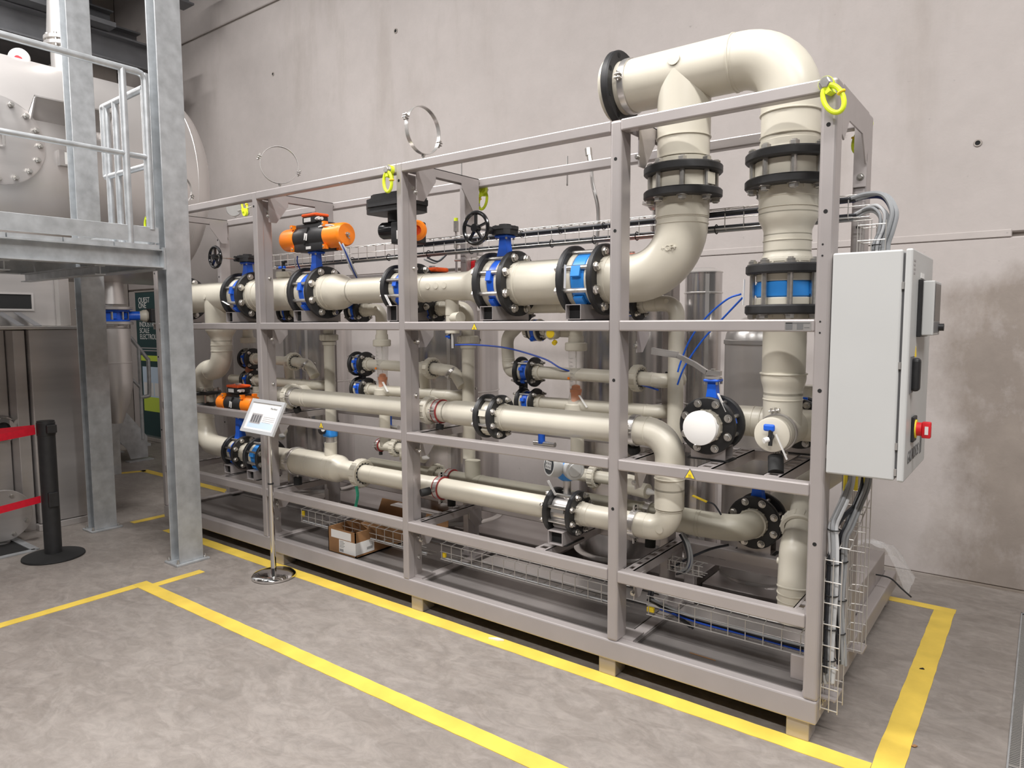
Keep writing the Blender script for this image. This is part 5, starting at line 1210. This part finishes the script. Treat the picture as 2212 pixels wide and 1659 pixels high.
# down pipe with blue valve
dp = thing('down_pipe', 'stainless down pipe with cone below the vessel behind the column', 'pipe', (vx, .49, .75))
obj('upper_pipe', MB().cyl((vx, .49, 1.80), (vx, .49, 2.10), .135, .105, 32), 'vessel', dp)
obj('lower_pipe', MB().lathe((vx, .49, .62), (0, 0, 1), [(0, .05), (.20, .12), (.35, .155), (.42, .158), (.94, .158), (.95, .13), (.97, .13)], 36), 'vessel', dp)
obj('weld_seam', MB().lathe((vx, .49, 1.22), (0, 0, 1), [(0, .158), (.003, .161), (.008, .161), (.011, .158)], 36), 'vessel', dp)
for z in (1.60, 1.745): 
    obj('flange', MB().lathe((vx, .49, z), (0, 0, 1), [(0, .185), (.004, .19), (.028, .19), (.032, .185)], 36), 'plate_steel', dp)
bv = valve('butterfly_valve', 'blue butterfly valve with taped lever on the stainless down pipe', (vx, .49, 1.688), 'z', R=.16, half=.05, t=.022, rp=.10, body='blue', bw=.95)
for o in [o for o in bpy.data.objects if o.parent == bv and o.name.startswith('flange')]: o.data.materials[0] = MAT['blue']
obj('stem_housing', MB().cyl((vx+.05, .63, 1.688), (vx+.10, .74, 1.688), .045, None, 16), 'blue', bv); obj('plastic_wrap', MB().lathe((vx+.09, .72, 1.688), (.4, .9, 0), [(0, .045), (.03, .06), (.06, .062), (.08, .045)], 18), 'pipe', bv); obj('actuator_head', MB().rbox((vx+.08, .78, 1.62), (vx+.20, .92, 1.76), .012), 'black', bv)

# ------------------------------------------------------------------ stainless housing on the floor
sh = thing('steel_housing', 'stainless sheet steel housing standing left of the second column', 'housing', (-5.9, -.5, 0))
obj('front_panel', MB().rbox((-6.2, -.63, .055), (-5.565, -.285, 1.565), .006), 'plate_steel', sh)
obj('kick_panel', MB().rbox((-6.2, -.645, .0), (-5.552, -.275, .05), .004), 'vessel', sh)
obj('side_post', MB().rbox((-5.85, -.72, .0), (-5.62, -.64, 1.56), .004), 'plate_steel', sh)
obj('side_panel', MB().rbox((-6.4, -2.0, .0), (-5.78, -.725, 1.56), .004), 'plate_steel', sh)
obj('top_shelf', MB().rbox((-6.4, -2.0, 1.567), (-5.53, -.25, 1.592), .004), 'steel', sh)
ub = obj('upper_box', MB().rbox((-6.5, -1.6, 1.594), (-5.95, -.20, 2.02), .006), 'plate_steel', sh)
obj('slot_frame', MB().b2((-5.949, -1.3, 1.715), (-5.938, -.455, 1.73)).b2((-5.949, -1.3, 1.845), (-5.938, -.455, 1.86)).b2((-5.949, -.47, 1.73), (-5.938, -.455, 1.845)), 'vessel', ub)
obj('slot_opening', MB().b2((-5.9485, -1.3, 1.73), (-5.946, -.47, 1.845)), 'dark_gap', ub)
for y in (-.60, -.48): obj('chute_strut', MB().bar((-5.93, y-.10, 1.70), (-5.80, y, 1.594), .08, .006), 'grey_plastic', sh)
obj('upper_post', MB().rbox((-5.94, -.30, 1.594), (-5.86, -.22, 2.0), .003), 'steel', sh)
sg_ = obj('sight_glass', MB().ring((-5.77, -.79, .81), (1, 0, 0), .06, .10, -.01, .03, 30, .006).ring((-5.74, -.79, .81), (1, 0, 0), .05, .085, 0, .03, 30, .006), 'chrome', sh)
obj('lens', MB().cyl((-5.765, -.79, .81), (-5.76, -.79, .81), .06, None, 26), 'screen', sg_)
for i in range(4): obj('clamp_screw', MB().cyl((-5.735, -.79+.092*math.cos(i*PI/2+.4), .81+.092*math.sin(i*PI/2+.4)), (-5.69, -.79+.092*math.cos(i*PI/2+.4), .81+.092*math.sin(i*PI/2+.4)), .008, None, 8), 'bolt', sg_)
bf = thing('blind_flange', 'round steel blind flange near the floor at the left picture edge', 'flange', (-5.4, -.95, 0))
obj('disc', MB().lathe((-5.40, -.93, .215), (1, 0, 0), [(0, .185), (.003, .19), (.025, .19), (.028, .186)], 44), 'plate_steel', bf)
for i in range(8):
    a = 2*PI*(i+.5)/8; y, z = -.93+.155*math.cos(a), .215+.155*math.sin(a)
    obj('bolt', MB().hexh((-5.372, y, z), (1, 0, 0), .016, .014).cyl((-5.36, y, z), (-5.345, y, z), .009, None, 8), 'bolt', bf)
obj('pipe_stub', MB().cyl((-5.75, -.93, .215), (-5.40, -.93, .215), .11, None, 28), 'steel', bf); obj('foot', MB().cyl((-5.45, -.93, 0), (-5.45, -.93, .04), .06, None, 20), 'steel', bf)
pt = thing('floor_pit_frame', 'steel edge frame of a dark floor pit at the left picture edge', 'pit frame', (-5.2, -1.0, 0))
obj('cover', MB().b2((-5.50, -1.6, .0005), (-5.08, -.86, .002)), 'dark_gap', pt); obj('edge', MB().bar((-5.50, -.84, .004), (-5.06, -.84, .004), .05, .006).bar((-5.06, -.84, .004), (-5.06, -1.6, .004), .05, .006), 'galv', pt)

# ------------------------------------------------------------------ stairs, far column, banner
st = thing('steel_stair', 'galvanised stair foot with tube handrail behind the left column', 'stair', (-7.87, 1.1, 0))
for dx in (0, -.75):
    obj('stringer', MB().prism([(.88, .86), (1.30, .28), (1.30, .03), (1.10, .03), (1.06, .16), (.70, .62), (.70, .86)], (-7.87+dx, 0, 0), (0, 1, 0), (0, 0, 1), (.012, 0, 0)), 'galv', st)
    obj('foot_plate', MB().b2((-7.92+dx, 1.06, 0), (-7.80+dx, 1.34, .014)), 'galv', st)
    obj('handrail', MB().tube(smooth_path([(-7.86+dx, .90, 1.80), (-7.86+dx, 1.07, 1.58), (-7.86+dx, 1.33, 1.22), (-7.86+dx, 1.355, 1.15), (-7.86+dx, 1.35, .80), (-7.86+dx, 1.33, .755), (-7.86+dx, 1.24, .75)], 4), .022, 12), 'galv', st)
    obj('handrail_post', MB().cyl((-7.86+dx, 1.25, .25), (-7.86+dx, 1.25, 1.335), .020, None, 12), 'galv', st)
    obj('knee_rail', MB().cyl((-7.86+dx, .92, 1.25), (-7.86+dx, 1.25, .86), .016, None, 12), 'galv', st)
for k in range(4): obj('tread', MB().b2((-8.62, 1.16-.14*k, .16+.18*k), (-7.86, 1.34-.14*k, .19+.18*k)), 'galv', st)
one('far_column', hcol(-7.30, .66, 0, 2.1, .10, .13), 'galv', 'slim galvanised column standing behind the down pipe cone', 'column')
bn = thing('banner_stand', 'dark green roll-up banner with white lettering by the far wall', 'banner', (-9.1, 2.03, 0))
obj('cloth', MB().b2((-9.56, 2.03, .06), (-8.72, 2.034, 2.05)), 'banner', bn); obj('base', MB().rbox((-9.58, 1.95, 0), (-8.70, 2.10, .06), .01), 'steel', bn); obj('top_bar', MB().cyl((-9.57, 2.032, 2.052), (-8.71, 2.032, 2.052), .012, None, 10), 'steel', bn)
for s, z, sz in (('QUEST', 1.900, .105), ('ONE', 1.825, .105), ('MODULAR', 1.655, .098), ('INDUSTRIAL', 1.570, .098), ('SCALE', 1.485, .098), ('ELECTROLYSERS', 1.400, .098)):
    text('lettering', s, sz, (-9.47, 2.0285, z), (1, 0, 0), (0, 0, 1), 'white', bn, 0, 1.0)
for z in (1.27, 1.235): obj('small_print', MB().b2((-9.46, 2.0288, z), (-9.0, 2.0295, z+.014)), 'print_grey', bn)
obj('lime_bar', MB().b2((-9.47, 2.0288, 1.10), (-8.76, 2.0295, 1.175)), 'banner_lime', bn)
ph = obj('photo_print', MB().b2((-9.44, 2.0288, .40), (-8.76, 2.0295, 1.02)), 'print_blue', bn)
obj('photo_ground', MB().b2((-9.44, 2.0282, .40), (-8.76, 2.0288, .60)), 'banner_lime', ph)
hb_ = MB()
for k in range(4): hb_.b2((-9.42+.15*k, 2.0276, .62), (-9.30+.15*k, 2.0282, .80))
obj('photo_building', hb_, 'white', ph)
# dark roof steelwork far above the vessel
for i, (x, z) in enumerate(((-8.2, 4.62), (-8.9, 5.0), (-9.6, 5.45), (-7.6, 5.3), (-10.1, 5.9))):
    t = thing('roof_beam', ('dark roof beam just above the vessel', 'second dark roof beam above the vessel', 'third dark roof beam towards the side wall', 'dark roof beam nearest the platform columns', 'highest dark roof beam along the side wall')[i], 'beam', (x, -1, z))
    obj('web', MB().b2((x-.01, -6, z+.02), (x+.01, 1.9, z+.28)), 'hall_steel', t); obj('bottom_flange', MB().b2((x-.12, -6, z), (x+.12, 1.9, z+.02)), 'hall_steel', t); obj('top_flange', MB().b2((x-.12, -6, z+.28), (x+.12, 1.9, z+.30)), 'hall_steel', t)
one('walkway_grating', MB().b2((-10.3, -6, 4.93), (-7.9, 1.2, 4.98)), 'hall_steel', 'dark walkway floor above the vessel at the top left', 'walkway')

# ------------------------------------------------------------------ belt barrier
bp_ = thing('belt_post', 'black retractable belt post on a round base at left', 'barrier post', (-4.80, -.82, 0))
obj('base', MB().lathe((-4.80, -.82, 0), (0, 0, 1), [(0, .185), (.006, .19), (.014, .188), (.03, .10), (.032, .055)], 44), 'rubber', bp_)
obj('tube', MB().cyl((-4.80, -.82, .03), (-4.80, -.82, .95), .053, None, 28), 'black', bp_)
obj('head', MB().lathe((-4.80, -.82, .85), (0, 0, 1), [(0, .053), (.002, .056), (.088, .056), (.095, .05)], 28), 'black', bp_)
obj('belt_slot', MB().rbox((-4.755, -.84, .87), (-4.72, -.78, .925), .004), 'black', bp_)
obj('lower_cassette', MB().rbox((-4.765, -.85, .36), (-4.735, -.79, .46), .004), 'black', bp_)
def belt(label, a, b, w_=.048):
    a, b = Vector(a), Vector(b); n = 14; vs_ = []; fs_ = []
    for i in range(n+1):
        p = a+(b-a)*i/n; p.z -= .03*math.sin(PI*i/n)*(b-a).length/2
        vs_ += [p+Vector((0, 0, w_/2)), p-Vector((0, 0, w_/2)), p+Vector((.002, .002, w_/2)), p+Vector((.002, .002, -w_/2))]
    for i in range(n):
        k = 4*i; fs_ += [(k, k+4, k+5, k+1), (k+2, k+3, k+7, k+6), (k, k+2, k+6, k+4), (k+1, k+5, k+7, k+3)]
    fs_ += [(0, 1, 3, 2), (4*n, 4*n+2, 4*n+3, 4*n+1)]
    one('barrier_belt', MB().add(vs_, fs_), 'belt', label, 'barrier belt')
belt('upper red barrier belt running towards the camera from the belt post', (-4.82, -.88, .885), (-4.30, -2.9, .88))
belt('upper red barrier belt running back from the belt post head', (-4.84, -.875, .90), (-5.30, -2.9, .94))
belt('lower red barrier belt at knee height of the belt post', (-4.83, -.87, .41), (-4.35, -2.9, .42))

# ------------------------------------------------------------------ sign stand in front of the skid
sg = thing('sign_stand', 'chrome sign stand with tilted picture frame before the skid', 'sign stand', (-3.222, -.144, 0))
sx, sy = -3.222, -.144
obj('base', MB().lathe((sx, sy, 0), (0, 0, 1), [(0, .128), (.004, .134), (.016, .134), (.028, .122), (.034, .09), (.037, .02)], 48), 'chrome', sg)
obj('lower_tube', MB().cyl((sx, sy, .03), (sx, sy, .60), .0165, None, 24), 'chrome', sg)
obj('joint_ring', MB().cyl((sx, sy, .597), (sx, sy, .606), .018, None, 24), 'rubber', sg)
obj('upper_tube', MB().cyl((sx, sy, .60), (sx, sy, .97), .0135, None, 24), 'chrome', sg)
u = Vector((1, 0, -.02)).normalized(); vv = Vector((0, .10, .195)).normalized(); O = Vector((-3.443, -.20, .924)); nn = u.cross(vv)
W_, H_ = .345, .222
def rect(a0, b0, a1, b1, d0, d1): return MB().prism([(a0, b0), (a1, b0), (a1, b1), (a0, b1)], O+nn*d0, u, vv, nn*(d1-d0))
fr = obj('board', rect(0, 0, W_, H_, -.008, .0), 'alu', sg)
for (a0, b0, a1, b1) in ((0, 0, W_, .022), (0, H_-.022, W_, H_), (0, .022, .022, H_-.022), (W_-.022, .022, W_, H_-.022)): obj('frame_strip', rect(a0, b0, a1, b1, 0, .008), 'alu', fr)
sheet = obj('sheet', rect(.022, .022, W_-.022, H_-.022, 0, .001), 'paper', fr)
obj('colour_band', rect(.04, .034, W_-.04, .075, .001, .0014), 'print_blue', sheet)
ph = obj('photo_print', rect(.055, .062, .165, .128, .0014, .0018), 'print_grey', sheet)
for k in range(4): obj('photo_unit', rect(.062+.026*k, .07, .078+.026*k, .118, .0018, .0022), 'grey_plastic', ph)
text('lettering', 'Mischbett', .020, O+u*.215+vv*.165+nn*.0012, u, vv, 'tagtext', sheet, .2, .9)
for k in range(4): obj('text_line', rect(.180, .075+.012*k, .300-.03*(k == 0), .0775+.012*k, .0014, .0018), 'print_grey', sheet)

# ------------------------------------------------------------------ carton on the deck
bx0, by0, bx1, by1, bz = -2.965, .088, -2.705, .50, .158
ct = thing('cardboard_box', 'open brown cardboard box with white labels on the deck', 'box', (-2.83, .3, bz))
obj('body', MB().b2((bx0, by0, bz), (bx1, by0+.006, bz+.16)).b2((bx0, by1-.006, bz), (bx1, by1, bz+.16)).b2((bx0, by0, bz), (bx0+.006, by1, bz+.16)).b2((bx1-.006, by0, bz), (bx1, by1, bz+.16)).b2((bx0, by0, bz), (bx1, by1, bz+.006)), 'carton', ct)
obj('flap', MB().prism([(0, 0), (.25, 0), (.24, .10), (.01, .10)], (bx0+.005, by1, bz+.16), (1, 0, 0), (0, .35, .94), (0, .004, 0)), 'carton', ct)
obj('flap', MB().prism([(0, 0), (.20, 0), (.19, .09), (.01, .09)], (bx1, by0+.1, bz+.16), (0, 1, 0), (-.9, 0, .25), (0, 0, .004)), 'carton', ct)
lb = obj('label', MB().b2((bx1-.155, by0-.001, bz+.015), (bx1+.001, by0, bz+.095)).b2((bx1, by0, bz+.018), (bx1+.001, by0+.15, bz+.095)), 'paper', ct)
bc = MB()
for k in range(9): bc.b2((bx1-.148+k*.004, by0-.0016, bz+.022), (bx1-.146+k*.004, by0-.001, bz+.038))
for k in range(5): bc.b2((bx1-.148, by0-.0016, bz+.048+k*.009), (bx1-.11+.01*(k % 2), by0-.001, bz+.0505+k*.009))
for k in range(12): bc.b2((bx1+.001, by0+.09+k*.004, bz+.035), (bx1+.0016, by0+.092+k*.004, bz+.052))
obj('label_print', bc, 'tagtext', lb)
obj('upper_label', MB().b2((bx0+.03, by0-.001, bz+.10), (bx1-.04, by0, bz+.15)), 'paper', ct)
one('carton_scrap', MB().prism([(0, 0), (.20, .02), (.18, .12), (.02, .10)], (-2.74, .70, .21), (1, .2, 0), (0, .3, .95), (0, .006, 0)), 'carton', 'brown carton piece standing behind the box near the middle post', 'carton')
one('bracket_plate', MB().rbox((-2.62, .30, .46), (-2.20, .37, .468), .003, 1), 'frame', 'flat steel bracket plate lying across behind the middle post', 'plate')
one('deck_reflection_strip', MB().rbox((-2.05, .50, .160), (-.10, .64, .168), .003, 1), 'vessel', 'pale strip standing in for the bright reflection along the rear edge of the deck behind the wire trays', 'strip')  # lighter plate laid on the deck to imitate its bright grazing reflection

# ------------------------------------------------------------------ yellow lifting rings
def lifting_ring(label, p, nrm, tilt, group='yellow lifting rings on the frame'):
    t = thing('lifting_ring', label, 'lifting ring', p); p = Vector(p); n = Vector(nrm).normalized()
    _, s, z = frame(n); d = Vector((0, 0, -1))*math.cos(tilt)+s*math.sin(tilt)
    obj('swivel_base', MB().cyl(p, p+n*.022, .026, None, 24), 'ral_yellow', t)
    obj('bolt_head', MB().lathe(p+n*.022, n, [(0, .024), (.004, .024)], 20).hexh(p+n*.026, n, .019, .016), 'bolt', t)
    sd = n.cross(d).normalized(); c = p+n*.020+d*.02
    pts = []
    for i in range(24):
        a = 2*PI*i/24; pts.append(c+d*(.045+.052*math.sin(a))+sd*.030*math.cos(a)+n*.010)
    rg = obj('ring', MB().tube(pts, .0085, 10, closed=True), 'ral_yellow', t)
    obj('lug', MB().bar(p+n*.012-sd*.0+d*.005, p+n*.016+d*.040, .045, .018), 'ral_yellow', t)
    obj('marker_clip', MB().torus(c+d*.040+sd*.030+n*.010, d, .010, .005, 14, 8), 'yellow', rg)
    return t
lifting_ring('yellow lifting ring bolted to the top of the right end post', (-.034, 0, 2.425), (0, -1, 0), .45)
lifting_ring('yellow lifting ring bolted to the top of the middle post', (-2.235, 0, 2.42), (0, -1, 0), .05)
lifting_ring('yellow lifting ring at the top left corner behind the galvanised column', (-4.865, 0, 2.43), (0, -1, 0), -.25)
lifting_ring('yellow lifting ring on the rear of the right end frame', (-.03, YB, 2.43), (0, 1, 0), .3)
lifting_ring('yellow lifting ring on the rear of the middle post', (-2.12, YB, 2.40), (0, 1, 0), .3)
lifting_ring('yellow lifting ring on the rear rail at the left end', (-4.62, YB, 2.50), (0, 1, 0), 2.6)

# ------------------------------------------------------------------ empty pipe clamps standing on the frame
def open_clamp(label, c, ax, r):
    t = thing('open_clamp', label, 'pipe clamp', (c[0], c[1], 2.448)); c = Vector(c); d, u, v = frame(ax)
    def half(a0, a1, nm):
        mb = MB(); n = 22; wd = .026; vs_ = []; fs_ = []
        for i in range(n+1):
            a = a0+(a1-a0)*i/n; q = u*math.cos(a)+v*math.sin(a)
            vs_ += [c+q*r-d*wd/2, c+q*r+d*wd/2, c+q*(r+.003)+d*wd/2, c+q*(r+.003)-d*wd/2]
        for i in range(n):
            for k in range(4): fs_.append((4*i+k, 4*i+(k+1) % 4, 4*i+4+(k+1) % 4, 4*i+4+k))
        fs_ += [(0, 1, 2, 3), (4*n+3, 4*n+2, 4*n+1, 4*n)]
        mb.add(vs_, fs_)
        for a in (a0, a1):
            q = u*math.cos(a)+v*math.sin(a); mb.bar(c+q*(r-.002), c+q*(r+.026), wd, .003)
        return obj(nm, mb, 'steel', t)
    ang = -.35
    up_, lo = (half(ang+.05, ang+PI-.05, 'upper_band'), half(ang+PI+.05, ang+2*PI-.05, 'lower_band'))
    for a in (ang, ang+PI):
        q = c+(u*math.cos(a)+v*math.sin(a))*(r+.016); tz = -u*math.sin(a)+v*math.cos(a)
        obj('bolt', MB().cyl(q-tz*.022, q+tz*.022, .004, None, 8).hexh(q+tz*.014, tz, .008, .006), 'bolt', up_)
    obj('stem', MB().cyl((c.x, c.y, 2.448), (c.x, c.y, c.z-r), .006, None, 10).cyl((c.x, c.y, c.z-r-.014), (c.x, c.y, c.z-r), .011, None, 6), 'bolt', t)
open_clamp('empty round pipe clamp standing on the frame beside the middle post', (-2.14, .15, 2.645), (1, 0, 0), .124)
open_clamp('empty round pipe clamp standing on the frame at the second post', (-3.475, .17, 2.645), (.85, -.52, 0), .118)
open_clamp('empty round pipe clamp at the left frame end beside the vessel', (-4.80, .17, 2.645), (1, 0, 0), .118)
one('wood_splinter', MB().bar((-.56, .14, .157), (-.44, .13, .160), .003, .003), 'carton', 'pale wooden splinter lying on the right deck tray', 'splinter')
